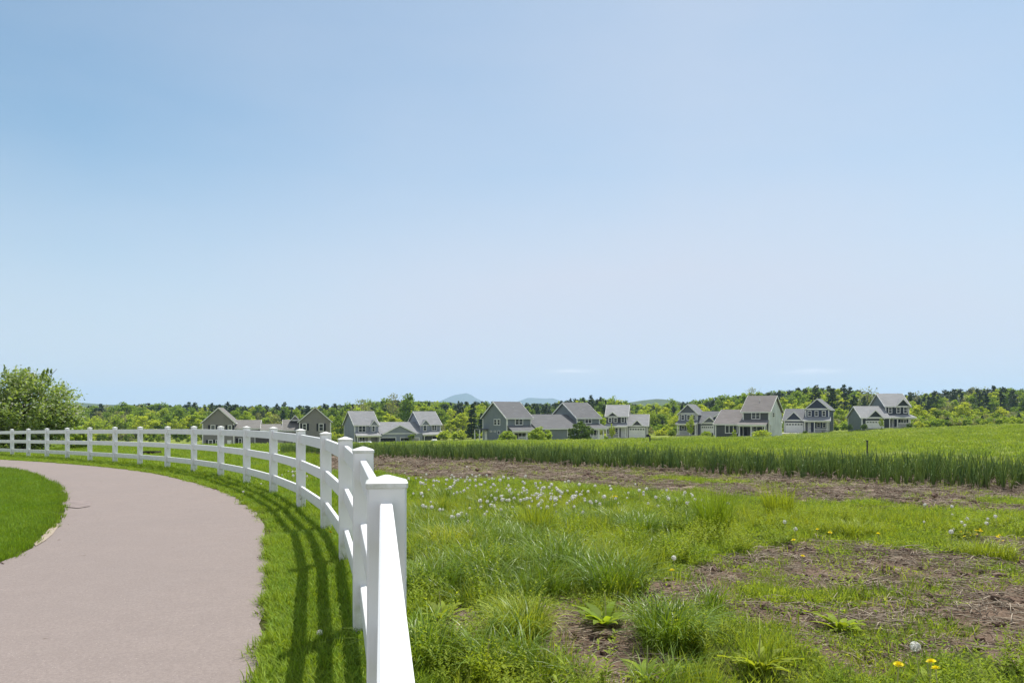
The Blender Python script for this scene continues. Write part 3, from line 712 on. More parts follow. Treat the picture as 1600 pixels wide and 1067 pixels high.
def greyblue_house():
    h = House('small_house', 'grey blue house with front gable and white porch left of the brown roofed house', 'house', 1060.5, 681, 195, -13)
    x1 = h.fx(1089.5); dep = 9.0; ze = h.fz(1061, 646); zr = h.fz(1075, 632)
    h.block(0, x1, 0, dep, ze, zr, 'y', 'greyblue', 'r_slate')
    tb = MB(); tb.box(.0, x1, -.05, -.003, ze - .15, ze + .12); tb.build('gable_trim', M['white'], h.root)
    for a_, b_ in ((1064, 1069.8), (1073, 1078.8), (1081, 1086.8)): Fw(h, a_, b_, 648, 656.3)
    h.porch(-.1, x1 + .1, 0, 2.0, h.fz(1075, 657), h.fz(1075, 662.5, -2), 'r_slate', (.1, h.fx(1077.5, -2), x1 - .1), [(.3, h.fx(1077, -2))])
    Fw(h, 1065, 1069.5, 665, 671.5); Fw(h, 1072, 1076.5, 665, 671.5); h.door(0, h.fx(1082.8), h.fx(1087), h.fz(1085, 664.5), mat='shutter')
    yg = 1.0; x2 = h.fx(1118, yg) + 9; zem = h.fz(1106, 660, yg)
    h.block(x1 + .005, x2, yg, 8.5, zem, h.fz(1106, 643.5, 4.8), 'x', 'greyblue', 'r_slate', gab=(0, 1), corners=False)
    h.small_gable(h.fx(1098, .6), h.fx(1119, .6), zem - .05, h.fz(1110, 651.5, .6), .6, 4, 'greyblue', 'r_slate', .35)
    h.small_gable(h.fx(1116, 1.6), h.fx(1134, 1.6), zem + 1.5, h.fz(1125, 645.5, 1.6), 1.6, 5, 'greyblue', 'r_slate', .35)
    h.garage_door(yg, h.fx(1096, yg), h.fx(1115, yg), h.fz(1106, 665.5, yg), .2)
    d = MB(); d.box(h.fx(1094, yg), h.fx(1117, yg), -8, yg - .02, -.5, .14); d.build('driveway', M['concrete'], h.root)
    return h
def charcoal_house():
    h = House('large_house', 'large charcoal house with brown roof, low left wing and pale unfinished end wall', 'house', 1202, 684, 150, -16)
    x0 = h.fx(1160.5); dep = min(abs(h.sy(1221)), 9.5); ze = h.fz(1202, 642.5); zr = h.sz(1211, 619)
    h.block(x0, 0, 0, dep, ze, zr, 'x', 'charcoal', 'r_brown')
    pw = MB(); pw.extrude([(.22, -.4), (dep - .22, -.4), (dep - .22, ze - .35), (dep / 2, zr - .45), (.22, ze - .35)], .003, .03, 'x'); pw.build('end_wall_wrap', M['wrap'], h.root)
    for p, q in (((1206.5, 1209.5), (644, 652)), ((1202.8, 1204.2), (663, 674))):
        c = sum(p) / 2; h.window('r', 0, h.sy(p[0]), h.sy(p[1]), h.sz(c, q[1]), h.sz(c, q[0]), 1, True, False, .1, .032)
    Fw(h, 1174, 1188, 644, 654.8, n=2)
    zt, zd = h.fz(1180, 657), h.fz(1180, 664, -2.2)
    h.porch(x0 - .2, -.1, 0, 2.2, zt, zd, 'r_brown', (x0, h.fx(1173.5, -2.2), -.25), [(h.fx(1174.5, -2.2), -.5)])
    h.door(0, h.fx(1163), h.fx(1167), h.fz(1165, 666), mat='shutter'); Fw(h, 1176, 1183, 665.5, 675.5, n=1); Fw(h, 1191, 1198, 665.5, 675.5)
    yw = -1.2; xl = h.fx(1117.5, yw); zem = h.fz(1137, 662, yw)
    h.block(xl, x0 - .22, yw, 8.2, zem, h.fz(1142, 641, 3.5), 'x', 'charcoal', 'r_brown', gab=(1, 1))
    Fw(h, 1133, 1152.5, 664, 677, yw, n=3, cross=False)
    h.vents([(x0 * .5, dep * .3, ze + 2.1), (xl + 4, 2.2, zem + 1.9), (xl + 5, 2.0, zem + 1.8)])
    return h
def navy_house():
    h = House('small_house', 'navy house with front gable, white porch and left garage', 'house', 1258.5, 677, 193, -8)
    x1 = h.fx(1295.5); dep = 9; ze = h.fz(1259, 639); zr = h.fz(1275, 623.5)
    h.block(0, x1, 0, dep, ze, zr, 'y', 'navy', 'r_slate')
    tb = MB(); tb.box(0, x1, -.06, -.003, ze - .2, ze + .15); tb.build('gable_trim', M['white'], h.root)
    for a_, b_ in ((1262, 1268), (1272.8, 1278.8), (1284.3, 1290.3)): Fw(h, a_, b_, 641.5, 650.5)
    h.porch(-.05, x1 + .4, 0, 2.2, h.fz(1276, 652), h.fz(1276, 657.5, -2.2), 'r_light', (.1, h.fx(1272.5, -2.2), x1 - .2), [(h.fx(1273, -2.2), x1 - .3)])
    h.door(0, h.fx(1262), h.fx(1267), h.fz(1265, 660), mat='white'); Fw(h, 1276, 1282, 660, 668); Fw(h, 1285, 1291, 660, 668)
    yg = -.6; xg = h.fx(1225, yg); zem = h.fz(1240, 656, yg)
    h.block(xg, -.005, yg, 8, zem, h.fz(1240, 639.5, 4), 'x', 'navy', 'r_slate', gab=(1, 0))
    h.small_gable(h.fx(1227.5, yg - .35), h.fx(1253.5, yg - .35), zem - .02, h.fz(1240, 643.8, yg - .35), yg - .35, 3.2, 'navy', 'r_slate', .3)
    h.garage_door(yg, h.fx(1228, yg), h.fx(1254.5, yg), h.fz(1241, 661, yg), .2)
    d = MB(); d.box(xg, 0, -9, yg - .02, -.5, .14); d.build('driveway', M['concrete'], h.root)
    return h
def green_house():
    h = House('small_house', 'rightmost house, dark green with grey green sides, white porch and left garage', 'house', 1383.5, 669, 182, 24)
    x1 = h.fx(1420.5); dep = min(abs(h.sy(1360)), 9.5); ze = h.fz(1384, 634); zr = h.sz(1368, 616)
    h.block(0, x1, 0, dep, ze, zr, 'x', 'greengrey', 'r_light')
    h.panel('front_siding', 'darkgreen', 'f', 0, .21, x1 - .21, .3, ze - .1, .02)
    h.small_gable(h.fx(1399.5, -.3), x1 + .02, ze - .1, h.fz(1408.5, 623.5, -.3), -.3, 3.2, 'darkgreen', 'r_light', .3)
    for a_, b_ in ((1387.8, 1393.8), (1400.4, 1406.6), (1411.4, 1417.6)): Fw(h, a_, b_, 636, 645.8, base=.022)
    h.porch(.1, x1 + .3, 0, 2.2, h.fz(1402, 648.5), h.fz(1404, 652.5, -2.2), 'r_light', (h.fx(1388.5, -2.2), h.fx(1402.5, -2.2), h.fx(1422, -2.2)), [(h.fx(1404, -2.2), h.fx(1421, -2.2))])
    h.door(0, h.fx(1393), h.fx(1397), h.fz(1395, 655), mat='white'); Fw(h, 1407, 1416, 655, 662, n=2, base=.022)
    yg = -2.4; xg = h.fx(1346.5, yg); gd = yg + min(8.5, abs(h.sy(1325, xg) - yg)); zem = h.fz(1347, 652, yg)
    h.block(xg, -.005, yg, gd, zem, h.sz(1334, 635.5, xg), 'x', 'greengrey', 'r_light', gab=(1, 0))
    h.small_gable(h.fx(1355.5, yg - .3), h.fx(1379, yg - .3), zem - .02, h.fz(1365, 641, yg - .3), yg - .3, yg + 3.6, 'darkgreen', 'r_light', .35)
    h.panel('garage_siding', 'darkgreen', 'f', yg, xg + .21, -.01, .2, zem - .1, .02)
    h.garage_door(yg - .022, h.fx(1353.5, yg), h.fx(1380, yg), h.fz(1366, 658, yg), .0)
    return h
HS = [f() for f in (teal_duplex, bluegrey_duplex, taupe_duplex, slate_house, greyblue_house, charcoal_house, navy_house, green_house)]

def at(px, d, z=None):
    x = (px - 800) / FPX * d
    return (x, d, float(ground_h(np.array([x]), np.array([d]))[0]) if z is None else z)
def zpix(py, d): return CAMZ - (py - HORY) / FPX * d

# ------------------------------------------------------------------ small things round the houses
def portable_toilet():
    d = 188; x, y, z = at(678.5, d); z0 = zpix(697, d)
    t = empty('portable_toilet', (x, y, z0), -.1); tag(t, 'blue portable toilet with white roof beside the blue grey duplex porch', 'portable toilet')
    b = MB(); b.box(-.6, .6, -.6, .6, 0, 1.45); b.build('cabin', plain('blue_plastic', (.05, .17, .30), (.04, .14, .26), .5, .4, 2), t)
    r = MB(); r.add([(-.66, -.66, 1.45), (.66, -.66, 1.45), (.66, .66, 1.45), (-.66, .66, 1.45), (-.45, -.45, 1.72), (.45, -.45, 1.72), (.45, .45, 1.72), (-.45, .45, 1.72)], [(0, 3, 2, 1), (4, 5, 6, 7), (0, 1, 5, 4), (1, 2, 6, 5), (2, 3, 7, 6), (3, 0, 4, 7)]); r.build('roof', M['white'], t)
    dr = MB(); dr.box(-.42, .42, -.64, -.603, .1, 1.38); dr.build('door', plain('pale_blue_plastic', (.10, .26, .40), None, .5, .4), t)
    hd = MB(); hd.box(.28, .36, -.67, -.643, .7, .86); hd.build('handle', M['metal'], t.children[2])
portable_toilet()
def car(px, d, pyb, body, rz, label, L=4.6):
    x, y, z = at(px, d); z = zpix(pyb, d)
    t = empty('parked_car', (x, y, z), rz); tag(t, label, 'car')
    prof = [(-L / 2, .35), (-L / 2, .85), (-L * .30, .98), (-L * .17, 1.45), (L * .2, 1.48), (L * .36, 1.0), (L / 2, .9), (L / 2, .35)]
    b = MB(); b.extrude(prof, -.88, .88, 'y'); b.build('body', body, t)
    g = MB(); g.extrude([(-L * .27, 1.0), (-L * .165, 1.38), (L * .19, 1.40), (L * .32, 1.02)], -.895, .895, 'y'); g.build('window_glass', M['glass'], t)
    for sx in (-L * .31, L * .31):
        for sy in (-.8, .8):
            w = MB(); w.tube([(sx, sy - .11, .33), (sx, sy + .11, .33)], .33, 14); o = w.build('wheel', M['shutter'], t)
            r = MB(); r.tube([(sx, sy - .125, .33), (sx, sy + .125, .33)], .19, 10); r.build('rim', plain('rim_metal', (.4, .4, .42), None, .3, .5), o)
wc = plain('white_car_paint', (.75, .76, .77), (.72, .73, .74), .25, .5); dc = plain('dark_car_paint', (.02, .022, .026), (.03, .03, .034), .25, .5)
car(631, 186, 698.5, dc, R(95), 'dark car parked at the open right garage of the blue grey duplex')
car(569, 120, 704.5, wc, R(4), 'white car just behind the fence post in front of the blue grey duplex')
car(489, 160, 701, wc, R(-8), 'white car parked before the right wing of the taupe duplex')
def trailer_and_bits():
    # crates of pale stuff in the open garage
    x, y, z = at(611, 186); z = zpix(696.5, 186)
    for k, (dx, hh) in enumerate(((-1.3, .8), (0, .65), (1.0, .75))):
        b = MB(); b.box(-.38, .38, -.35, .35, 0, hh); b.box(-.42, .42, -.39, .39, hh + .003, hh + .07)
        tag(b.build('storage_box', M['white'], None, (x + dx, y, z), .2 * k), ('white storage box nearest the left jamb of the open left garage', 'lowest white storage box standing in the open left garage', 'white storage box nearest the right jamb of the open left garage')[k], 'box', 'white boxes in the open garage')
trailer_and_bits()
def timber_bed():
    d = 33; x, y, z = at(234, d)
    t = empty('planter_box', (x, y, z), .05); tag(t, 'low dark timber box in the grass beyond the left stretch of fence', 'planter')
    for q in ((-.33, .33, -.35, -.3), (-.33, .33, .3, .35), (-.35, -.3, -.35, .35), (.3, .35, -.35, .35)):
        b = MB(); b.box(q[0], q[1], q[2], q[3], -.1, .25); b.build('board', M['wood'], t)
timber_bed()
def stake(px, d, py0, py1, w, label, name='field_stake', cat='stake', arm=False):
    x, y, z = at(px, d); zt = zpix(py0, d)
    t = empty(name, (x, y, z)); tag(t, label, cat)
    b = MB(); b.box(-w, w, -w, w, -.3, zt - z); b.build('pole', M['metal'], t)
    if arm: b = MB(); b.box(-.02, 1.0, -.02, .02, zt - z - .35, zt - z - .3); b.build('arm', M['metal'], t)
    else: b = MB(); b.box(-w * 1.6, w * 1.6, -w * 1.6, w * 1.6, zt - z + .003, zt - z + .05); b.build('cap', M['metal'], t)
stake(1015.5, 60, 680, 700, .045, 'thin dark pole with a side arm in the field before the slate house', 'marker_pole', 'pole', True)
stake(1355, 24, 690, 706, .016, 'dark wooden stake standing in the crop below the rightmost house')
stake(908, 100, 683, 695, .05, 'short pale stake before the dark round bush')
def mailbox():
    d = 150; x, y, z = at(1012.3, d); z = zpix(688.5, d)
    t = empty('mailbox', (x, y, z)); tag(t, 'black mailbox on a post at the end of the slate house driveway', 'mailbox')
    b = MB(); b.box(-.06, .06, -.06, .06, -.5, .75); b.build('post', M['metal'], t)
    b = MB(); b.extrude([(-.22, .753), (.22, .753), (.22, 1.15), (.12, 1.28), (-.12, 1.28), (-.22, 1.15)], -.35, .35, 'y'); b.build('box', M['shutter'], t)
mailbox()
def picnic_table(px, d, pyb, label, rz):
    x, y, z = at(px, d); z = zpix(pyb, d)
    t = empty('picnic_table', (x, y, z), rz); tag(t, label, 'picnic table')
    b = MB(); b.box(-1.0, 1.0, -.4, .4, .72, .78); b.build('tabletop', M['wood'], t)
    for s_ in (-1, 1):
        b = MB(); b.box(-1.0, 1.0, s_ * .62 - .14, s_ * .62 + .14, .42, .47); b.build('bench', M['wood'], t)
        b = MB(); b.extrude([(-.75, -.3), (-.63, -.3), (-.2, .717), (-.3, .717)], s_ * .7 - .05, s_ * .7 + .05, 'x'); b.extrude([(.75, -.3), (.63, -.3), (.2, .717), (.3, .717)], s_ * .7 - .05, s_ * .7 + .05, 'x'); b.box(s_ * .7 + .053, s_ * .7 + .1, -.75, .75, .36, .417); b.build('leg', M['wood'], t)
picnic_table(1290, 183, 678.5, 'dark picnic table outside the navy house porch', .3)
def lamp_post():
    d = 158; x, y, z = at(1221.3, d); z = zpix(683, d)
    t = empty('lamp_post', (x, y, z)); tag(t, 'white lamp post between the brown roofed house and the navy house', 'lamp post')
    b = MB(); b.tube([(0, 0, -.4), (0, 0, .5), (0, 0, 2.7)], [.12, .09, .07], 8); b.build('pole', M['white'], t)
    b = MB(); b.tube([(0, 0, 2.7), (0, 0, 2.8), (0, 0, 3.1), (0, 0, 3.25)], [.08, .2, .24, .06], 8); b.build('lantern', M['white'], t)
lamp_post()
#@@VEG@@
# ------------------------------------------------------------------ plants: mesh makers
def blade_mesh(name, n, rad, h0, h1, lean, width, mat, curl=1.0, seed=0, segs=4, clump=1.0, flat=0.0):
    g = np.random.default_rng(seed)
    r = rad * g.random(n) ** (.5 * clump); a = g.random(n) * 2 * np.pi
    bx, by = r * np.cos(a), r * np.sin(a)
    da = a + g.normal(0, 1.0, n); h = h0 + (h1 - h0) * g.random(n); ln = lean * (.35 + g.random(n) * .9) * h
    w = width * (.6 + .7 * g.random(n))
    t = np.linspace(0, 1, segs + 1)
    px = bx[:, None] + np.cos(da)[:, None] * ln[:, None] * t ** (1.6 * curl); py = by[:, None] + np.sin(da)[:, None] * ln[:, None] * t ** (1.6 * curl)
    droop = (ln / np.maximum(h, .001))[:, None]
    pz = h[:, None] * (t - flat * droop * t ** 3)
    wa = da + np.pi / 2 + g.normal(0, .5, n); prof = np.maximum(.12, np.minimum(1, 1.15 - t ** 2.2)) * (.75 + .25 * np.minimum(1, t * 4))
    wx = np.cos(wa)[:, None] * w[:, None] * prof * .5; wy = np.sin(wa)[:, None] * w[:, None] * prof * .5
    L = np.stack([px - wx, py - wy, pz], -1); Rr = np.stack([px + wx, py + wy, pz], -1)
    V = np.stack([L, Rr], 2).reshape(n, (segs + 1) * 2, 3)
    b = (np.arange(n) * (segs + 1) * 2)[:, None]; s = np.arange(segs)[None] * 2
    F = np.stack([b + s, b + s + 1, b + s + 3, b + s + 2], -1).reshape(-1, 4)
    me = np_mesh(name, V.reshape(-1, 3), F, True); me.materials.append(mat); return me

def leaf_quads(C, size, g, up=.3, asp=.55):
    n = len(C); N_ = g.normal(0, 1, (n, 3)); N_[:, 2] = np.abs(N_[:, 2]) + up; N_ /= np.linalg.norm(N_, axis=1)[:, None]
    T = g.normal(0, 1, (n, 3)); T -= (T * N_).sum(1)[:, None] * N_; T /= np.linalg.norm(T, axis=1)[:, None]; B = np.cross(N_, T)
    s = (size * (.6 + .8 * g.random(n)))[:, None]
    V = np.stack([C - T * s, C + B * s * asp - T * s * .1, C + T * s, C - B * s * asp - T * s * .1], 1)
    return V.reshape(-1, 3), np.arange(4 * n).reshape(n, 4)

def cover_mesh(name, n, rad, hz, size, mat, seed):
    g = np.random.default_rng(seed); a = g.random(n) * 6.283; r = rad * np.sqrt(g.random(n))
    C = np.stack([r * np.cos(a), r * np.sin(a), .01 + hz * g.random(n) ** 1.5], -1)
    V, F = leaf_quads(C, np.full(n, size), g, .8, .5)
    me = np_mesh(name, V, F); me.materials.append(mat); return me

def broad_leaves(mb, n, L0, L1, W, lift, seed, base=.0, fold=.25):
    """a rosette of long broad leaves, each a folded strip that arches over"""
    g = random.Random(seed)
    for k in range(n):
        a = 2 * math.pi * (k + g.uniform(-.3, .3)) / n; L = g.uniform(L0, L1); wd = W * g.uniform(.7, 1.2); li = lift * g.uniform(.6, 1.25); segs = 6; vs = []
        for i in range(segs + 1):
            t = i / segs; rr = base + L * t * math.cos(li * (1 - .35 * t)); z = L * (math.sin(li) * t - .55 * t * t * math.sin(li) * .9)
            w_ = wd * (math.sin(math.pi * min(1, .08 + t * .95)) ** .8) * .5; wv = g.uniform(-.006, .006)
            cx, cy = math.cos(a), math.sin(a)
            vs += [(cx * rr - cy * w_, cy * rr + cx * w_, z + w_ * fold + wv), (cx * rr, cy * rr, z), (cx * rr + cy * w_, cy * rr - cx * w_, z + w_ * fold - wv)]
        fs = [(3 * i + j, 3 * i + j + 1, 3 * i + j + 4, 3 * i + j + 3) for i in range(segs) for j in range(2)]
        mb.add(vs, fs)
    return mb
def quick_mesh(mb, name, mat):
    me = bpy.data.meshes.new(name); me.from_pydata(mb.v, [], mb.f); me.polygons.foreach_set('use_smooth', [True] * len(me.polygons)); me.materials.append(mat); return me

# ------------------------------------------------------------------ scattering (stuff only)
PROTO = {}
def protos(key, meshes):
    c = bpy.data.collections.new('source_' + key)
    for i, me in enumerate(meshes):
        o = bpy.data.objects.new('%s_%02d' % (key, i), me); c.objects.link(o)
    PROTO[key] = (c, len(meshes)); return c
def scatter(name, label, cat, key, P, scl, tilt=.12, seed=1, rz=None, group=None):
    col, n = PROTO[key]; g = np.random.default_rng(seed); N_ = len(P)
    me = bpy.data.meshes.new(name); me.vertices.add(N_); me.vertices.foreach_set('co', np.asarray(P, np.float32).ravel())
    rot = np.stack([g.normal(0, tilt, N_), g.normal(0, tilt, N_), g.random(N_) * 6.283 if rz is None else rz], -1).astype(np.float32)
    scl = np.asarray(scl, float); scl = np.repeat(scl[:, None], 3, 1) if scl.ndim == 1 else scl
    for nm, ty, d in (('rot', 'FLOAT_VECTOR', rot), ('scl', 'FLOAT_VECTOR', scl.astype(np.float32))):
        a = me.attributes.new(nm, ty, 'POINT'); a.data.foreach_set('vector', d.ravel())
    a = me.attributes.new('pick', 'INT', 'POINT'); a.data.foreach_set('value', g.integers(0, n, N_).astype(np.int32))
    o = link(name, me); tag(o, label, cat, group, 'stuff')
    ng = bpy.data.node_groups.new('scatter_' + name, 'GeometryNodeTree')
    ng.interface.new_socket('Geometry', in_out='INPUT', socket_type='NodeSocketGeometry'); ng.interface.new_socket('Geometry', in_out='OUTPUT', socket_type='NodeSocketGeometry')
    nn = ng.nodes.new; gi, go = nn('NodeGroupInput'), nn('NodeGroupOutput'); mp = nn('GeometryNodeMeshToPoints'); ip = nn('GeometryNodeInstanceOnPoints'); ci = nn('GeometryNodeCollectionInfo')
    ci.inputs['Collection'].default_value = col; ci.inputs['Separate Children'].default_value = True; ci.inputs['Reset Children'].default_value = True
    def attr(nm, dt): q = nn('GeometryNodeInputNamedAttribute'); q.data_type = dt; q.inputs['Name'].default_value = nm; return q.outputs['Attribute']
    e = nn('FunctionNodeEulerToRotation'); L = ng.links.new
    L(gi.outputs[0], mp.inputs['Mesh']); L(mp.outputs[0], ip.inputs['Points']); L(ci.outputs[0], ip.inputs['Instance']); ip.inputs['Pick Instance'].default_value = True
    L(attr('pick', 'INT'), ip.inputs['Instance Index']); L(attr('rot', 'FLOAT_VECTOR'), e.inputs[0]); L(e.outputs[0], ip.inputs['Rotation']); L(attr('scl', 'FLOAT_VECTOR'), ip.inputs['Scale'])
    L(ip.outputs[0], go.inputs[0])
    md = o.modifiers.new('scatter', 'NODES'); md.node_group = ng
    return o
def wedge(n, y0, y1, p0, p1, g):
    y = np.sqrt(g.random(n) * (y1 * y1 - y0 * y0) + y0 * y0); px = p0 + (p1 - p0) * g.random(n)
    return (px - 800) / FPX * y, y, px
def wedge_area(y0, y1, p0, p1): return (y1 * y1 - y0 * y0) / 2 * (p1 - p0) / FPX
def on_ground(x, y, dz=0.0): return np.stack([x, y, ground_h(x, y) + dz], -1)

protos('lawn', [blade_mesh('lawn_tuft', 95, .15, .035, .085, .75, .0055, M['lawn'], seed=i, segs=3, flat=.3) for i in range(6)])
protos('mown', [blade_mesh('mown_tuft', 90, .16, .04, .085, .6, .0055, M['mown'], seed=20 + i, segs=3, flat=.3) for i in range(5)])
protos('wild', [blade_mesh('wild_tuft', 46, .15, .14, .36, .55, .0065, M['wild'], seed=40 + i, segs=4, flat=.35) for i in range(7)])
protos('arch', [blade_mesh('arching_tuft', 60, .09, .20, .44, .85, .006, M['tussock'], 1.2, 60 + i, 6, 1, .5) for i in range(4)])
protos('cover', [cover_mesh('low_cover', 80, .14, .05, .0105, M['ycover'], 80 + i) for i in range(4)] + [blade_mesh('low_grass', 46, .13, .03, .09, .8, .0045, M['ycover'], seed=90 + i, segs=3) for i in range(5)])
protos('field', [blade_mesh('field_tuft', 60, .36, .05, .13, .7, .016, M['farg'], seed=100 + i, segs=3, flat=.3) for i in range(5)])
protos('fieldweed', [cover_mesh('field_weed', 90, .4, .22, .05, M['farg2'], 110 + i) for i in range(4)])
def onion_mesh(seed):
    g = random.Random(seed); mb = MB()
    for k in range(9):
        a = g.uniform(0, 6.28); L = g.uniform(.42, .70); ln = g.uniform(.03, .20) * L / .6; kink = g.random() < .22
        pts = []
        for t in (0, .3, .62, .85, 1.0):
            z = L * t
            if kink and t > .7: z = L * (.7 - (t - .7) * .9)
            rr = .012 + ln * t ** 1.5 + (L * .5 * (t - .7) if kink and t > .7 else 0)
            pts.append((math.cos(a) * rr, math.sin(a) * rr, z))
        mb.tube(pts, [.007, .0085, .0075, .005, .0015], 4)
    return quick_mesh(mb, 'onion_plant', M['onion'])
protos('onion', [onion_mesh(i) for i in range(8)])
def rosette_mesh(seed):
    mb = MB(); broad_leaves(mb, 9, .10, .20, .035, .55, seed); return quick_mesh(mb, 'leaf_rosette', M['weed'])
protos('rosette', [rosette_mesh(i) for i in range(5)])
def stalky_mesh(seed):
    gg = np.random.default_rng(seed); P = []; T_ = []; V = []
    for k in range(11):
        a = gg.random() * 6.28; r0 = .09 * gg.random(); H_ = .16 + .20 * gg.random(); ln = .05 + .08 * gg.random()
        for q in np.linspace(.15, 1, 13):
            b = np.array([np.cos(a) * (r0 + ln * q), np.sin(a) * (r0 + ln * q), H_ * q])
            for m_ in range(2):
                a2 = gg.random() * 6.28; L = (.055 - .025 * q) * (.7 + .6 * gg.random()); up = .35 + .5 * q
                d = np.array([np.cos(a2), np.sin(a2), up]); d /= np.linalg.norm(d); sd = np.cross(d, [0, 0, 1]); sd /= np.linalg.norm(sd); w2 = L * .16
                V += [b, b + d * L * .5 + sd * w2, b + d * L - np.array([0, 0, L * .15]), b + d * L * .5 - sd * w2]
    V = np.array(V); me = np_mesh('stalky_weed', V, np.arange(len(V)).reshape(-1, 4)); me.materials.append(M['weed']); return me
protos('stalky', [stalky_mesh(i) for i in range(5)])
def straw_mesh(seed):
    g = random.Random(seed); mb = MB()
    for k in range(9):
        a = g.uniform(0, 3.14); L = g.uniform(.03, .11); x, y = g.uniform(-.14, .14), g.uniform(-.14, .14); z = g.uniform(.004, .02)
        mb.tube([(x - math.cos(a) * L, y - math.sin(a) * L, z), (x, y, z + g.uniform(0, .02)), (x + math.cos(a) * L, y + math.sin(a) * L, z + g.uniform(-.002, .02))], [.0022, .003, .002], 3)
    return quick_mesh(mb, 'straw', M['straw'])
protos('straw', [straw_mesh(i) for i in range(5)])
M['clod'] = plain('soil_clod', (.185, .130, .097), (.115, .080, .060), .95, .1, 30, .5, 60)
def clod_mesh(seed):
    import bmesh
    g = random.Random(seed); bm = bmesh.new()
    for k in range(6):
        b2 = bmesh.ops.create_icosphere(bm, subdivisions=2, radius=1.0)['verts']; s = g.uniform(.012, .042); ox, oy = g.uniform(-.15, .15), g.uniform(-.15, .15); q = g.uniform(0, 50)
        for v in b2:
            from mathutils import noise as mn
            v.co *= .75 + .5 * mn.noise(v.co * 1.3 + Vector((q, k, 0))); v.co = Vector((v.co.x * s * 1.2 + ox, v.co.y * s + oy, v.co.z * s * .75 + s * .2))
    me = bpy.data.meshes.new('clods'); bm.to_mesh(me); bm.free(); me.materials.append(M['clod']); return me
protos('clod', [clod_mesh(i) for i in range(5)])

g = np.random.default_rng(11)
FAST = 1.0
# verge between path and fence, and the strip just beyond
x, y, px = wedge(150000, 2.3, 40, -160, 1000, g)
dr, df = d_right(x, y), d_fence(x, y)
keep = (dr > .10 + .16 * (vnoise(x, y, .22, 3) - .5)) & (df < .35) & (g.random(len(x)) < np.clip(9.0 / y, .2, 1) * .95)
x, y, dr = x[keep], y[keep], dr[keep]
s = (.75 + .55 * g.random(len(x))) * (1 + .35 * np.exp(-np.abs(d_fence(x, y)) * 6)) * np.clip(.8 + y / 60, .8, 1.3)
scatter('verge_grass', 'bright green grass verge between the footpath and the white fence', 'grass', 'lawn', on_ground(x, y, -.005), s, .1, 2)
n_v = len(x)
# extra near verge density
x, y, px = wedge(26000, 2.4, 9, 250, 640, g); dr, df = d_right(x, y), d_fence(x, y)
k = (dr > .17 + .14 * (vnoise(x, y, .22, 3) - .5)) & (df < .3); x, y = x[k], y[k]
scatter('verge_grass', 'thick grass of the near verge in the striped fence shade', 'grass', 'lawn', on_ground(x, y, -.005), .8 + .6 * g.random(len(x)), .12, 3)
# mown lawn inside the bend
x, y, px = wedge(110000, 6, 42, -260, 130, g); dl = d_left(x, y)
keep = (dl > .12 + .14 * (vnoise(x, y, .3, 4) - .5)) & (g.random(len(x)) < np.clip(11 / y, .2, 1)); x, y = x[keep], y[keep]
scatter('lawn_grass', 'mown dark green lawn inside the bend of the footpath', 'grass', 'mown', on_ground(x, y, -.004), (.75 + .5 * g.random(len(x))) * np.clip(.7 + y / 30, .8, 1.5), .1, 4)
# meadow beyond the left stretch of the fence
x, y, px = wedge(90000, 5, 62, -160, 640, g); df = d_fence(x, y)
keep = (df > .2) & (g.random(len(x)) < np.clip(12 / y, .15, 1) * .6) & (dirt_mask(x, y) < .4); x, y = x[keep], y[keep]
scatter('meadow_grass', 'green meadow grass beyond the curving stretch of white fence', 'grass', 'lawn', on_ground(x, y, -.01), (1.0 + 1.0 * g.random(len(x))) * np.clip(.9 + y / 60, .9, 1.9), .12, 5)
# wild grass right of the near fence
def lush(x, y):
    ys = np.maximum(y, 1); px = 800 + FPX * x / ys; py = HORY + FPX * CAMZ / ys
    v = 1 - sstep(1010, 1120, px + (fnoise(x, y, 1.2, 61) - .5) * 160)
    v = np.maximum(v, .75 * np.exp(-(((px - 1330) / 260) ** 2 + ((py - 818) / 20) ** 2)))
    v = np.maximum(v, .4 * np.exp(-(((px - 1190) / 50) ** 2 + ((py - 1040) / 30) ** 2)))
    v = np.maximum(v, .7 * np.exp(-(((px - 1130) / 120) ** 2 + ((py - 815) / 22) ** 2)))
    return v * (1 - .75 * sstep(925, 965, py) * sstep(640, 700, px) * (px < 1130))
x, y, px = wedge(51000, 3.6, 19, 560, 2270, g); df = d_fence(x, y); dm = dirt_mask(x, y); lu = lush(x, y)
keep = (df > .06) & (dm < .45) & (g.random(len(x)) < lu * np.clip(11 / y, .3, 1) * .50 * (.06 + 1.15 * sstep(.44, .60, fnoise(x, y, .5, 71))) * (1 - .75 * sstep(15.2, 16.5, x + y))) ; xw, yw, lw = x[keep], y[keep], lu[keep]
scatter('wild_grass', 'long wild grass in the rough field right of the white fence', 'grass', 'wild', on_ground(xw, yw, -.01), (.5 + .75 * g.random(len(xw))) * (.35 + .95 * fnoise(xw, yw, .7, 71)) * (.75 + .35 * lw) * .92 * np.interp(HORY + FPX * CAMZ / yw, [735, 765, 800, 850], [.32, .42, .8, 1]), .15, 6)
x, y, px = wedge(3000, 3.8, 13, 640, 1120, g); dm = dirt_mask(x, y)
keep = (d_fence(x, y) > .15) & (dm < .4) & (fnoise(x, y, .8, 77) > .47) & (g.random(len(x)) < np.where((y > 6) & (y < 10.5) & (px < 1010), .62, .16)); x, y = x[keep], y[keep]
scatter('arching_grass', 'glossy arching grass blades in patches through the rough field', 'grass', 'arch', on_ground(x, y, -.01), .5 + .55 * g.random(len(x)), .2, 7)
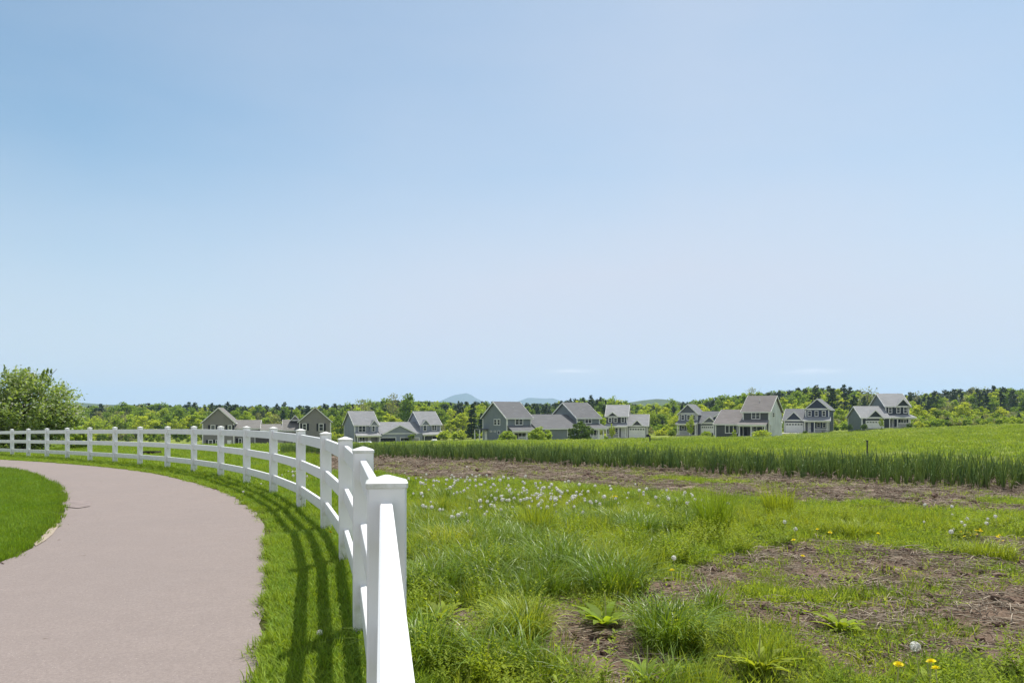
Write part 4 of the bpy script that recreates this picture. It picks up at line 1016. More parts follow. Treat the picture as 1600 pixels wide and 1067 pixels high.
# low cover everywhere the soil is not bare
x, y, px = wedge(90000, 3.4, 24, 560, 2300, g); dm = dirt_mask(x, y); df = d_fence(x, y)
ns = fnoise(x, y, .45, 81)
keep = (df > .06) & (g.random(len(x)) < np.clip(8 / y, .2, 1) * np.where(dm > .5, np.where(x + y > 14.5, .02 + .10 * (ns > .62), .03 + .22 * (ns > .60)), .30 + .70 * (ns > .45))) & (x + y < 24.5); x, y = x[keep], y[keep]
scatter('ground_cover', 'yellow green low weeds covering the rough soil', 'ground cover', 'cover', on_ground(x, y, -.004), (.5 + .8 * g.random(len(x))) * np.clip(.9 + y / 40, .9, 1.4), .1, 8)
x, y, px = wedge(8000, 3.6, 15, 640, 2270, g); dm = dirt_mask(x, y)
keep = (d_fence(x, y) > .2) & (dm < .75) & (g.random(len(x)) < .22 * (.3 + (fnoise(x, y, .7, 83) > .5))); x, y = x[keep], y[keep]
scatter('leafy_weeds', 'low leafy weed rosettes dotted over the rough field', 'weeds', 'rosette', on_ground(x, y, -.005), .35 + .55 * g.random(len(x)), .12, 9)
x, y, px = wedge(2600, 3.7, 11, 640, 1620, g); dm = dirt_mask(x, y)
keep = (d_fence(x, y) > .3) & (dm < .5) & (fnoise(x, y, .6, 87) > .55) & (g.random(len(x)) < .35); x, y = x[keep], y[keep]
scatter('stalky_weeds', 'bushy yellow green weeds with leafy stalks in the rough field', 'weeds', 'stalky', on_ground(x, y, -.01), .45 + .6 * g.random(len(x)), .1, 20)
# litter on the bare soil
x, y, px = wedge(89000, 3.4, 34, 520, 2300, g); dm = dirt_mask(x, y)
keep = (dm > .35) & (d_fence(x, y) > .3) & (g.random(len(x)) < np.clip(9 / y, .25, 1) * .62); x, y = x[keep], y[keep]; h = len(x) * 7 // 10
scatter('straw_litter', 'dry straw and dead stalks lying on the bare soil', 'straw', 'straw', on_ground(x[:h], y[:h], .0), (.6 + .7 * g.random(h)) * np.clip(.8 + y[:h] / 25, .8, 1.8), .05, 10)
scatter('soil_clods', 'brown clods of soil strewn over the bare ground', 'soil', 'clod', on_ground(x[h:], y[h:], -.006), (.5 + .8 * g.random(len(x) - h)) * np.clip(.7 + y[h:] / 22, .7, 1.9), .1, 11)
# onion crop: straight rows running away to the left
u = np.array([-1, 1]) / math.sqrt(2); w_ = np.array([1, 1]) / math.sqrt(2); PT = []
for r_ in range(9):
    w0 = 24.45 / math.sqrt(2) + r_ * .34
    for v0 in np.arange(-13, 34, .17):
        q = w_ * (w0 + random.gauss(0, .035)) + u * (v0 + random.gauss(0, .04)); p_ = 800 + FPX * q[0] / max(q[1], .1)
        if 438 < p_ < 2300 and random.random() < .95: PT.append(q)
PT = np.array(PT); d_ = PT[:, 1]
scatter('onion_crop', 'dark green onion crop in dense rows across the field', 'crop', 'onion', on_ground(PT[:, 0], PT[:, 1], -.02), (.70 + .50 * g.random(len(PT))) * np.interp(d_, [13, 18, 26, 34], [1.02, .98, .92, .82]), .09, 12)
# weeds at the feet of the crop
k = g.random(len(PT)) < .30; Q = PT[k] + g.normal(0, .12, (k.sum(), 2)) - w_ * .15
scatter('crop_weeds', 'pale low weeds and dead leaves at the feet of the onion crop', 'weeds', 'cover', on_ground(Q[:, 0], Q[:, 1], 0), .7 + .8 * g.random(len(Q)), .1, 13)
q_ = np.repeat(PT, 2, 0); q_ = q_[g.random(len(q_)) < .55]; q_ = q_ + g.normal(0, .10, q_.shape) - w_ * .12
scatter('crop_straw', 'pale dead leaves lying between the onion rows', 'straw', 'straw', on_ground(q_[:, 0], q_[:, 1], .01), 1.1 + .9 * g.random(len(q_)), .25, 17)
k_ = g.integers(0, len(PR) - 1, 520); e_ = PR[k_] - np.array([1, 0]) * np.abs(g.normal(0, .07, (520, 1))) + .05; e2 = PL[k_] + np.array([1, 0]) * np.abs(g.normal(0, .09, (520, 1))) - .05
e_ = np.concatenate([e_, e2]); e_ = e_[(e_[:, 1] > 2) & (g.random(len(e_)) < .6)]
scatter('path_edge_crumbs', 'crumbs of soil and dry bits along the edges of the footpath', 'litter', 'clod', np.stack([e_[:, 0], e_[:, 1], base_h(e_[:, 0], e_[:, 1]) + .006], -1), .10 + .2 * g.random(len(e_)), .1, 18)
x, y, px = wedge(70, 4, 20, -100, 420, g); k = (d_right(x, y) < -.15) & (d_left(x, y) < -.15); x, y = x[k], y[k]
scatter('path_litter', 'a few dry leaf bits and grass clippings on the footpath', 'litter', 'straw', np.stack([x, y, base_h(x, y) + .016], -1), .07 + .12 * g.random(len(x)), .02, 19)
# field beyond the crop
x, y, px = wedge(82000, 16, 178, 380, 2250, g)
keep = (x + y > 29.8) & (g.random(len(x)) < np.clip(45 / y, .16, 1)); x, y = x[keep], y[keep]; fl = fnoise(x, y, 9, 91)
s = (.6 + .7 * g.random(len(x))) * (.6 + .9 * fl) * np.clip(.8 + y / 90, .8, 2.0)
scatter('field_grass', 'pale green field grass between the crop and the houses', 'grass', 'field', on_ground(x, y, -.02), s, .1, 14)
x, y, px = wedge(21000, 18, 185, 380, 2250, g)
keep = (x + y > 31) & (fnoise(x, y, 7, 93) > .51) & (g.random(len(x)) < .5); x, y = x[keep], y[keep]
scatter('field_weeds', 'taller rough weeds in patches across the far field', 'weeds', 'fieldweed', on_ground(x, y, -.02), (.35 + .6 * g.random(len(x))) * np.clip(.6 + y / 80, .6, 2.2), .1, 15)
x, y, px = wedge(9000, 45, 185, -160, 560, g)
scatter('far_meadow_grass', 'rough grass running from the fence to the taupe duplex', 'grass', 'field', on_ground(x, y, -.02), (.7 + .6 * g.random(len(x))) * np.clip(.8 + y / 75, .8, 2.4), .1, 16)

# ------------------------------------------------------------------ tussocks and big weeds that stand out: things
TUS = [(790, 862, .40, .20, 'shaggy dark tussock behind the broad dark one in the long grass'), (905, 905, .36, .19, 'low shaggy tussock wedged between the broad dark one and the arching glossy one'), (1075, 800, .34, .2, 'bright bushy tussock just left of the tall lone tussock'),
       (690, 925, .34, .17, 'dark shaggy tussock beside the near rail above the broad leaved weed'), (1340, 836, .26, .22, 'low bright tussock in the weeds right of the white pair of seed heads'),
       (868, 893, .44, .20, 'broad dark tussock right of the fence in the thick of the long grass'), (962, 932, .42, .22, 'arching glossy tussock at the right end of the long grass, above the bare soil'),
       (752, 905, .42, .22, 'glossy drooping tussock nearest the fence post in the long grass'), (1115, 836, .62, .17, 'tall upright tussock standing alone before the turned soil'),
       (1216, 811, .48, .17, 'smaller upright tussock right of the tall lone tussock'), (1045, 1018, .38, .15, 'loose long bladed tussock at the edge of the bare patch near the camera'),
       (905, 778, .36, .25, 'bright tussock at the top of the dandelion drift by the turned soil'), (700, 868, .40, .20, 'bright tussock close to the nearest fence post'),
       (815, 1000, .32, .16, 'fresh tussock left of the bare patch near the camera'), (655, 1046, .36, .18, 'grey green tussock against the near fence rail'),
       (1546, 872, .24, .22, 'low spreading pale tussock at the right edge of the field'), (838, 842, .46, .15, 'upright tussock in the middle of the long grass'),
       (1000, 842, .40, .18, 'dark tussock in the long grass left of the tall lone tussock')]
for i, (a_, b_, hh, rr, lb) in enumerate(TUS):
    X, Y = pix_ground(a_, b_)
    up = 'upright' in lb
    me = blade_mesh('grass_tussock', 520 if not up else 420, rr * 1.12, hh * .45, hh * 1.22, .45 if up else .80, .0068, M['wild'] if ('bright' in lb or 'pale' in lb or 'fresh' in lb or up) else M['tussock'], 1.15, 200 + i, 6, 1.2, .25 if up else .55)
    tag(link('grass_tussock', me, None, None, (X, Y, float(ground_h(np.array([X]), np.array([Y]))[0]) - .01), i * 1.3), lb, 'tussock')
WEEDS = [(945, 985, .30, .07, 10, .85, 'broad leaved dock plant at the head of the bare patch'), (688, 978, .26, .055, 9, .9, 'broad leaved weed right beside the near fence rail'),
         (806, 1040, .22, .05, 12, .8, 'leafy weed with pointed leaves at the bottom left of the bare patch'), (1312, 987, .26, .06, 11, .75, 'solitary dock plant in the middle of the bare soil'),
         (1186, 1056, .28, .045, 18, 1.15, 'dense leafy weed clump at the bottom of the field'), (762, 1064, .30, .075, 8, .7, 'large smooth leaved plant at the bottom edge beside the rail'),
         (1010, 1068, .26, .05, 10, .95, 'leafy weed left of the dense clump at the bottom edge'), (1450, 1075, .2, .04, 12, .7, 'low leafy weed under the yellow dandelions at the bottom edge')]
for i, (a_, b_, L_, W_, n_, li, lb) in enumerate(WEEDS):
    X, Y = pix_ground(a_, b_); t = empty('weed_plant', (X, Y, float(ground_h(np.array([X]), np.array([Y]))[0]) - .01), i * .9); tag(t, lb, 'weed')
    mb = MB(); broad_leaves(mb, n_, L_ * .65, L_ * 1.1, W_, li, 300 + i); broad_leaves(mb, n_ // 2, L_ * .6, L_, W_ * .8, min(1.35, li + .35), 400 + i)
    link('leaves', quick_mesh(mb, 'weed_leaves', M['weed']), None, t)
    mb = MB(); mb.tube([(0, 0, -.03), (.005, 0, L_ * .35), (.0, .01, L_ * .8)], [.009, .006, .003], 5); mb.build('stalk', M['stem'], t)

# ------------------------------------------------------------------ dandelions
def ball_mesh(name, rad, n, q, mat, seed, half=False, core=.0):
    gg = np.random.default_rng(seed); D = gg.normal(0, 1, (n, 3)); D /= np.linalg.norm(D, axis=1)[:, None]
    if half: D[:, 2] = np.abs(D[:, 2]) * .45; D /= np.linalg.norm(D, axis=1)[:, None]
    C = D * (rad * (.82 + .25 * gg.random(n)))[:, None]; T = np.cross(D, gg.normal(0, 1, (n, 3))); T /= np.linalg.norm(T, axis=1)[:, None]; B = np.cross(D, T)
    V = np.stack([C - T * q, C + B * q, C + T * q, C - B * q], 1)
    D2 = D[: n // 2]; T2 = T[: n // 2]; K = np.stack([D2 * .002 - T2 * .0005, D2 * .002 + T2 * .0005, D2 * rad * .85 + T2 * .0005, D2 * rad * .85 - T2 * .0005], 1)
    A = np.concatenate([V, K]).reshape(-1, 3)
    me = np_mesh(name, A, np.arange(len(A)).reshape(-1, 4)); me.materials.append(mat); return me
puff_me = [ball_mesh('seed_head', .023, 130, .0062, M['puff'], i) for i in range(2)]
def petal_mesh():
    mb = MB()
    for rg, n, li, L in ((0, 16, .25, .022), (1, 14, .55, .018), (2, 10, .95, .012)):
        for k in range(n):
            a = 6.283 * (k + .5 * rg) / n; c, s_ = math.cos(a), math.sin(a); w = .0032; z = .002 * rg
            p = [(.003, z), (L * math.cos(li) * .7, z + L * math.sin(li) * .7), (L * math.cos(li), z + L * math.sin(li))]
            mb.add([(c * p[0][0] - s_ * w * .5, s_ * p[0][0] + c * w * .5, p[0][1]), (c * p[0][0] + s_ * w * .5, s_ * p[0][0] - c * w * .5, p[0][1]), (c * p[1][0] + s_ * w, s_ * p[1][0] - c * w, p[1][1]), (c * p[2][0], s_ * p[2][0], p[2][1]), (c * p[1][0] - s_ * w, s_ * p[1][0] + c * w, p[1][1])], [(0, 1, 2, 4), (2, 3, 4)])
    me = bpy.data.meshes.new('flower_head'); me.from_pydata(mb.v, [], mb.f); me.materials.append(M['yellow']); return me
petal_me = petal_mesh()
def stem_mesh(h, seed):
    gg = random.Random(seed); mb = MB(); mb.tube([(gg.uniform(-.04, .04), gg.uniform(-.04, .04), -.02 - h), (gg.uniform(-.012, .012), gg.uniform(-.012, .012), -h * .5), (0, 0, 0)], [.0028, .0024, .002], 5); return quick_mesh(mb, 'stem', M['stem'])
stems = [stem_mesh(h, i) for i, h in enumerate((.12, .18, .24, .30))]
def dandelion(px, py, h, label, group=None, yellow=False, scale=1.0, d=None):
    h = (.12, .18, .24, .30)[h]; k = (.12, .18, .24, .30).index(h)
    d = FPX * (CAMZ - h) / (py - HORY) if d is None else d
    X = (px - 800) / FPX * d; gz = float(ground_h(np.array([X]), np.array([d]))[0])
    t = empty('dandelion_flower' if yellow else 'dandelion_seed_head', (X, d, gz), random.uniform(0, 6)); tag(t, label, 'dandelion', group)
    t.scale = (scale,) * 3
    hd = link('flower_head' if yellow else 'seed_head', petal_me if yellow else random.choice(puff_me), None, t, (0, 0, h)); hd.rotation_euler = (random.uniform(-.35, .35), random.uniform(-.35, .35), random.uniform(0, 6))
    link('stem', stems[k], None, t, (0, 0, h))
def drift(n, cx, cy, sx, sy, label, group, yellow=False, sc=(.9, 1.25), tri=False):
    for _ in range(n):
        px, py = random.gauss(cx, sx), max(random.gauss(cy, sy), 690)
        dandelion(px, py, random.choice((0, 1)) if yellow else random.choice((1, 2, 2, 3)), label, group, yellow, random.uniform(*sc) * random.choice((.65, .75, .85, .95)))
L1 = 'white dandelion seed head in the dense drift along the bare soil'
drift(120, 852, 768, 55, 10, L1, 'dandelion seed heads in the dense drift'); drift(70, 705, 752, 50, 8, L1, 'dandelion seed heads in the dense drift'); drift(22, 815, 782, 50, 6, L1, 'dandelion seed heads in the dense drift')
drift(17, 700, 796, 38, 6, 'white dandelion seed head in the loose row by the nearest fence post', 'dandelion seed heads by the nearest post')
drift(24, 1032, 774, 34, 5, 'white dandelion seed head at the right end of the bare soil, before the tall tussock', 'dandelion seed heads left of the tall tussock')
drift(11, 1530, 808, 45, 10, 'white dandelion seed head in the weeds at the right edge of the field', 'dandelion seed heads at the right edge')
drift(20, 455, 735, 24, 20, 'white dandelion seed head in the meadow behind the fence rails', 'dandelion seed heads behind the fence')
for a_, b_, lb in ((1430, 1018, 'large white dandelion seed head alone near the bottom right'), (1243, 822, 'white dandelion seed head, right one of two above the yellow flowers'), (1226, 812, 'white dandelion seed head, left one of two above the yellow flowers'),
                   (500, 981, 'white dandelion seed head in the striped shade of the verge'), (897, 790, 'white dandelion seed head under the bright tussock'), (1445, 787, 'white dandelion seed head just below the onion crop'),
                   (1053, 870, 'pale dandelion seed head among stalks above the bare soil'), (1028, 789, 'white dandelion seed head in front of the row before the tall tussock'), (903, 803, 'white dandelion seed head lowest in the grass below the drift')):
    dandelion(a_, b_, (0 if a_ < 600 else 2) if b_ > 900 else 1, lb, None, False, (.85 if a_ < 600 else 1.1) if b_ > 900 else .95)
for a_, b_, lb in ((1404, 1056, 'yellow dandelion flower left of two at the bottom right edge'), (1462, 1063, 'yellow dandelion flower by the low leafy weed at the bottom edge'), (516, 836, 'yellow dandelion flower in the verge beside a fence post'), (1277, 830, 'yellow dandelion flower right of the white pair'),
                   (1254, 873, 'yellow dandelion flower lowest in the middle of the weeds'), (1050, 909, 'yellow dandelion flower above the bare soil beside the glossy tussock'), (1297, 834, 'yellow dandelion flower, rightmost of the middle row'), (1372, 837, 'single yellow dandelion flower between the two yellow groups'),
                   (963, 779, 'yellow dandelion flower below the turned soil'), (1240, 845, 'yellow dandelion flower just under the white pair'), (1455, 1050, 'yellow dandelion flower topmost at the bottom right edge')):
    dandelion(a_, b_, 1 if b_ > 900 else 0, lb, None, True, 1.25)
drift(9, 1525, 829, 14, 2, 'yellow dandelion flower in the cluster near the right edge', 'yellow dandelions near the right edge', True); drift(5, 1562, 836, 8, 2, 'yellow dandelion flower in the small cluster at the far right', 'yellow dandelions at the far right', True)
drift(8, 960, 778, 10, 1.5, 'yellow dandelion flower in the patch below the turned soil', 'yellow dandelions below the turned soil', True)

# ------------------------------------------------------------------ trees
def trunk_mesh(name, h, r, mat, seed, limbs=7, spread=.3, top=.75):
    gg = random.Random(seed); mb = MB(); bx, by = gg.uniform(-.03, .03) * h, gg.uniform(-.03, .03) * h
    mb.tube([(0, 0, -.4), (0, 0, 0), (bx * .4, by * .4, h * .35), (bx, by, h * top)], [r * 1.3, r, r * .7, r * .2], 7)
    for k in range(limbs):
        t = gg.uniform(.22, top * .9); a = gg.uniform(0, 6.28); L = h * spread * gg.uniform(.6, 1.1)
        p = Vector((bx * t, by * t, h * t)); mb.tube([p, p + Vector((math.cos(a) * L * .5, math.sin(a) * L * .5, L * .35)), p + Vector((math.cos(a) * L, math.sin(a) * L, L * gg.uniform(.5, 1.0)))], [r * .35, r * .22, r * .06], 5)
    return quick_mesh(mb, name, mat)
def crown_round(name, h, rad, base, n, size, mat, seed, clumps=34, loose=.5, up=.3, shape=1.0, foot=.75):
    gg = np.random.default_rng(seed); zc = (h + base) / 2; hz = (h - base) / 2
    D = gg.normal(0, 1, (clumps, 3)); D /= np.linalg.norm(D, axis=1)[:, None]; q = .35 + .62 * gg.random(clumps) ** .6
    Cc = D * q[:, None] * np.array([rad, rad, hz]); Cc[:, 2] += zc
    tt = np.clip((Cc[:, 2] - base) / (h - base), 0, 1); pr = np.interp(tt, [0, .3, .65, 1], [foot, 1.05, .95, .55 / shape]); Cc[:, 0] *= pr; Cc[:, 1] *= pr
    cr = rad * (.16 + .22 * gg.random(clumps)) * (1.0 if clumps < 60 else .7)
    k = gg.integers(0, clumps, n); d = gg.normal(0, 1, (n, 3)); d /= np.linalg.norm(d, axis=1)[:, None]
    P = Cc[k] + d * (cr[k] * (.45 + loose * gg.random(n)))[:, None] * np.array([1, 1, .8])
    P = P[P[:, 2] > base * .6]
    V, F = leaf_quads(P, np.full(len(P), size), gg, up); me = np_mesh(name, V, F); me.materials.append(mat); return me
def crown_pine(name, h, rad, base, mat, seed, whorls=15, irregular=.5, size=.45, per=5, dens=13, droop=-.05, taper=.9):
    gg = random.Random(seed); g2 = np.random.default_rng(seed); P = []
    for w in range(whorls):
        t = (w + gg.uniform(0, .6)) / whorls; z = base + (h - base) * t; rr = rad * (1 - t) ** taper + .08 * rad
        for b in range(per + gg.randint(-1, 1)):
            if gg.random() < irregular * .3: continue
            a = gg.uniform(0, 6.283); L = rr * gg.uniform(1 - irregular, 1.1)
            m = max(3, int(dens * L / rad)); s = g2.random(m) ** .6
            lat = g2.normal(0, .11 * rad, m) * (1.1 - s * .5)
            P.append(np.stack([np.cos(a) * L * s - np.sin(a) * lat, np.sin(a) * L * s + np.cos(a) * lat, z + L * s * droop * 2 + L * s * s * .16 + g2.normal(0, .05 * rad, m)], -1))
    P.append(np.stack([g2.normal(0, .05 * rad, 14), g2.normal(0, .05 * rad, 14), h - rad * .5 * g2.random(14) + .1], -1))
    P = np.concatenate(P); V, F = leaf_quads(P, np.full(len(P), size), g2, .6, .5); me = np_mesh(name, V, F); me.materials.append(mat); return me
# every prototype is 10 m tall
KIND = {
 'pine': ('pine_tree', 'dark green pine', [(crown_pine('crown', 10, 2.6, 1.6, M['pine'], 500 + i, 13, .62, .42, 6, 20, 0, .62), trunk_mesh('trunk', 10, .2, M['bark'], 500 + i, 6, .2, .92)) for i in range(4)]),
 'spruce': ('spruce_tree', 'dark narrow spruce', [(crown_pine('crown', 10, 2.0, .5, M['pine2'], 520 + i, 18, .35, .36, 7, 20, -.12, .85), trunk_mesh('trunk', 10, .18, M['bark'], 520 + i, 0, .2, .95)) for i in range(3)]),
 'ygreen': ('leafy_tree', 'bright yellow green leafy tree', [(crown_round('crown', 10, 3.1, .9, 2600, .27, M['ygreen'], 540 + i, 38, .8), trunk_mesh('trunk', 10, .17, M['birch'], 540 + i, 8)) for i in range(4)]),
 'green': ('leafy_tree', 'mid green leafy tree', [(crown_round('crown', 10, 3.6, 1.0, 2700, .29, M['green'], 560 + i, 40, .75), trunk_mesh('trunk', 10, .22, M['bark'], 560 + i, 8)) for i in range(4)]),
 'olive': ('budding_tree', 'thin pale budding tree', [(crown_round('crown', 10, 2.9, 1.4, 950, .24, M['olive'], 580 + i, 30, 1.1), trunk_mesh('trunk', 10, .15, M['twig'], 580 + i, 16, .32, .9)) for i in range(3)]),
}
SECT = [(-400, 130, 'beyond the crabapple'), (130, 313, 'left of the taupe duplex'), (313, 530, 'behind the taupe duplex'), (530, 697, 'behind the blue grey duplex'), (697, 752, 'near the tall spruces'),
        (752, 945, 'behind the teal duplex'), (945, 1058, 'behind the slate house'), (1058, 1224, 'behind the brown roofed house'), (1224, 1312, 'behind the navy house'), (1312, 1424, 'behind the rightmost house'), (1424, 2000, 'right of the last house')]
def sect(px): return next(s[2] for s in SECT if s[0] <= px < s[1])
def tree(kind, px, d, ytop, label=None, group=None, wide=1.0, where='in the wood', variant=None):
    nm, word, vs = KIND[kind]; x, y, z = at(px, d, None); z = float(base_h(np.array([x]), np.array([y]))[0])
    H = zpix(ytop, d) - z
    cr, tr = vs[random.randrange(len(vs)) if variant is None else variant]
    t = empty(nm, (x, y, z - .1), random.uniform(0, 6.28))
    s = H / 10; w = s * wide * random.uniform(.88, 1.18); t.scale = (w, w, s)
    tag(t, label or '%s %s %s' % (word.replace('thin pale ', 'pale ') if where != 'in the wood' else word, where, sect(px)), 'tree', group or (None if label else '%s trees %s %s' % (word, where, sect(px))))
    link('crown', cr, None, t); link('trunk', tr, None, t); return t
SKY = [(-200, 628), (0, 630), (130, 633), (200, 631), (240, 629), (300, 631), (350, 630), (420, 632), (470, 632), (520, 631), (560, 629), (600, 624), (640, 622), (690, 628), (740, 625), (800, 628), (860, 629), (885, 622), (930, 620), (970, 623), (1000, 631), (1040, 629), (1100, 622), (1150, 616), (1200, 611), (1240, 607), (1275, 604), (1310, 607), (1345, 609), (1380, 617), (1410, 615), (1445, 611), (1480, 610), (1530, 605), (1565, 605), (1600, 607), (1800, 604)]
def skyl(px): return float(np.interp(px, [s[0] for s in SKY], [s[1] for s in SKY]))
def pick(px, layer):
    r = random.random()
    if px < 130: w = dict(green=.5, ygreen=.3, olive=.2)
    elif px < 313: w = dict(green=.45, ygreen=.25, olive=.2, pine=.1) if layer else dict(green=.5, pine=.3, olive=.2)
    elif px < 530: w = dict(ygreen=.45, green=.35, olive=.1, spruce=.1) if layer else dict(pine=.78, spruce=.15, green=.07)
    elif px < 697: w = dict(ygreen=.45, green=.4, pine=.15) if layer else dict(green=.55, ygreen=.2, pine=.25)
    elif px < 752: w = dict(ygreen=.4, spruce=.3, pine=.3) if layer else dict(pine=.7, spruce=.3)
    elif px < 945: w = dict(green=.25, ygreen=.2, pine=.55) if layer else dict(pine=.75, spruce=.15, green=.1)
    elif px < 1060: w = dict(ygreen=.7, olive=.15, green=.15) if layer else dict(ygreen=.75, green=.2, spruce=.05)
    elif px < 1224: w = dict(ygreen=.55, green=.25, olive=.1, pine=.1) if layer else dict(green=.45, ygreen=.35, spruce=.2)
    elif px < 1312: w = dict(ygreen=.6, green=.2, pine=.2) if layer else dict(pine=.5, ygreen=.3, green=.2)
    elif px < 1424: w = dict(pine=.6, green=.3, ygreen=.1) if layer else dict(pine=.75, olive=.1, green=.15)
    else: w = dict(pine=.4, green=.25, ygreen=.15, olive=.2) if layer else dict(pine=.8, spruce=.05, green=.1, olive=.05)
    for k, v in w.items():
        r -= v
        if r <= 0: return k
    return k
px = -60.0
while px < 1680:                                       # skyline row
    k = pick(px, 0); wd = 1.0 if k == 'spruce' else 1.15
    tree(k, px, random.uniform(330, 400), skyl(px) + random.choice((-2.5, -1, 0, 1, 3)) + random.uniform(-1, 1.5), wide=wd); px += random.uniform(9, 16)
px = -60.0
while px < 1680:                                       # middle row
    k = pick(px, 1); tree(k, px, random.uniform(268, 318), skyl(px) + random.uniform(5, 15), wide=1.0); px += random.uniform(13, 22)
for a_, b_, t0, t1 in ((125, 312, 640, 655), (300, 450, 646, 655), (520, 545, 645, 655), (592, 632, 644, 656), (690, 730, 644, 662), (815, 862, 640, 650), (938, 950, 640, 655), (1000, 1062, 634, 652), (1100, 1165, 632, 645), (1222, 1262, 624, 636), (1296, 1345, 632, 650), (1422, 1660, 626, 644), (1424, 1650, 636, 650)):
    px = a_                                            # young growth at the edge of the wood
    while px < b_:
        k = random.choices(('ygreen', 'olive', 'green'), (.75, .12, .13))[0]; tree(k, px, random.uniform(215, 250), random.uniform(t0, t1), wide=1.25, where='at the edge of the wood'); px += random.uniform(12, 20)
# trees that stand out
tree('spruce', 738, 208, 630, 'large dark spruce left of the teal duplex, taller of the pair', wide=1.35, variant=0); tree('spruce', 752, 214, 645, 'shorter dark spruce close against the left wall of the teal duplex', wide=1.5, variant=1)
tree('green', 638, 262, 616.5, 'broad green tree rising above the roofs of the blue grey duplex', wide=.85, variant=0); tree('olive', 615, 275, 615.5, 'bare topped tree just left of the broad green tree', wide=.7, variant=1)
tree('olive', 563, 290, 621, 'pale rounded tree above the left wing of the blue grey duplex', wide=.9, variant=2); tree('green', 532, 215, 648, 'dark green tree in the gap between the taupe and blue grey duplexes', wide=1.0, variant=1)
tree('pine', 1319, 300, 600.5, 'pine with its crown high above the wood between navy and rightmost houses', wide=.8, variant=1); tree('olive', 1356, 300, 605.5, 'pale budding tree just above the garage of the rightmost house', wide=1.1, variant=0)
tree('olive', 1174, 330, 606.5, 'round topped thin tree above the low wing of the brown roofed house', wide=.8, variant=1); tree('pine', 1275, 262, 603, 'tall dark pine over the gable of the navy house, left one', wide=1.1, variant=2); tree('pine', 1300, 258, 606, 'tall dark pine right of the navy house gable', wide=1.1, variant=3)
tree('spruce', 1035, 222, 655, 'dark young spruce right of the slate house garage', wide=1.3, variant=2)
for a_, b_, d_, lb in ((1480, 650, 190, 'small dark conifer at the field edge, first right of the rightmost house'), (1535, 648, 188, 'small dark conifer at the field edge, second right of the rightmost house'), (1592, 645, 186, 'small dark conifer at the right edge of the photo'), (1113, 675, 148, 'small cone shaped dark shrub at the left end of the low wing')):
    tree('spruce', a_, d_, b_, lb, wide=2.2 if b_ < 660 else 1.4, variant=0)
for a_, b_, d_, lb in ((1079, 646, 184, 'slim sapling before the porch of the grey blue house'), (956.5, 660, 182, 'slim sapling before the porch of the slate house'), (1147, 668, 144, 'low sapling under the triple window of the brown roofed house'), (1377, 652, 176, 'slim sapling by the garage of the rightmost house')):
    tree('ygreen', a_, d_, b_, lb, wide=.55)

# bushes
def bush(px, d, pyb, rad, h, mat, label, n=4000, size=.13, name='round_bush', cl=30):
    x = (px - 800) / FPX * d; z = zpix(pyb, d); t = empty(name, (x, d, z), random.uniform(0, 6)); tag(t, label, 'bush')
    sd = abs(int(px)); link('crown', crown_round('crown', h, rad, .0, n, size, mat, sd, 110, .45, .3, .8, .97), None, t)
    link('trunk', trunk_mesh('trunk', h * .8, rad * .06, M['bark'], sd, 8, .35), None, t)
bush(793, 138, 693.5, 1.6, 2.4, M['bush'], 'smallest, leftmost of the three round bushes before the teal duplex'); bush(843.5, 138, 693.5, 2.2, 3.2, M['bush'], 'middle round bush before the low middle of the teal duplex', 6500)
bush(908, 134, 693.5, 2.25, 4.0, M['bushdark'], 'darkest and tallest round bush before the right wing of the teal duplex', 8000)
bush(1104, 186, 683, 1.3, 1.5, M['ygreen'], 'low yellow green shrub beside the driveway of the grey blue house', 1200, .16); bush(1050, 195, 681, 1.2, 1.6, M['bush'], 'green shrub left of the grey blue house', 1200, .16)
bush(1033, 205, 683, 2.0, 2.2, M['ygreen'], 'wide yellow green shrub right of the slate house garage', 1500, .18); bush(1190, 140, 686, 1.6, 1.7, M['ygreen'], 'low yellow green shrub under the porch of the brown roofed house', 1400, .14)
bush(1328, 179, 671, .7, 1.2, M['bushdark'], 'dark shrub at the left corner of the rightmost house', 900, .12); bush(1350, 177, 671, .8, 1.3, M['bushdark'], 'dark shrub beside the garage door of the rightmost house', 900, .12)
bush(1421, 177, 668, .7, 1.0, M['bushdark'], 'dark shrub at the right corner of the rightmost house', 900, .12); bush(946, 181, 688, .8, 1.2, M['bush'], 'small shrub at the left corner of the slate house', 900, .12)
bush(1258, 186, 678, .6, .9, M['bushdark'], 'low dark shrub by the navy house porch steps', 800, .1)
protos('shrub', [crown_round('shrub', 1.6, 1.0, .1, 420, .16, M['ygreen'], 700 + i, 14, .7) for i in range(2)] + [crown_round('shrub', 1.6, 1.0, .1, 420, .16, M['green'], 710 + i, 14, .7) for i in range(2)] + [crown_round('shrub', 1.8, 1.0, .2, 260, .16, M['olive'], 720, 14, .9)])
x, y, px = wedge(1500, 200, 262, -120, 1720, g)
scatter('undergrowth', 'scrub and undergrowth along the foot of the wood', 'undergrowth', 'shrub', np.stack([x, y, base_h(x, y) - .1], -1), .7 + 1.1 * g.random(len(x)), .05, 30)
x, y, px = wedge(420, 168, 200, 1430, 1740, g)
scatter('scrub', 'low mixed scrub along the field edge right of the rightmost house', 'undergrowth', 'shrub', np.stack([x, y, base_h(x, y) - .1], -1), .45 + .75 * g.random(len(x)), .05, 31)
protos('forest', [KIND[k][2][i][0] for k, i in (('pine', 0), ('pine', 1), ('pine', 2), ('pine', 3), ('green', 0), ('ygreen', 2), ('spruce', 1), ('green', 2))])
x, y, px = wedge(2100, 300, 640, -220, 1820, g); z = base_h(x, y)
Hh = (CAMZ - (np.array([skyl(p) for p in px]) + 1 + 9 * g.random(len(px)) - HORY) / FPX * y) - z
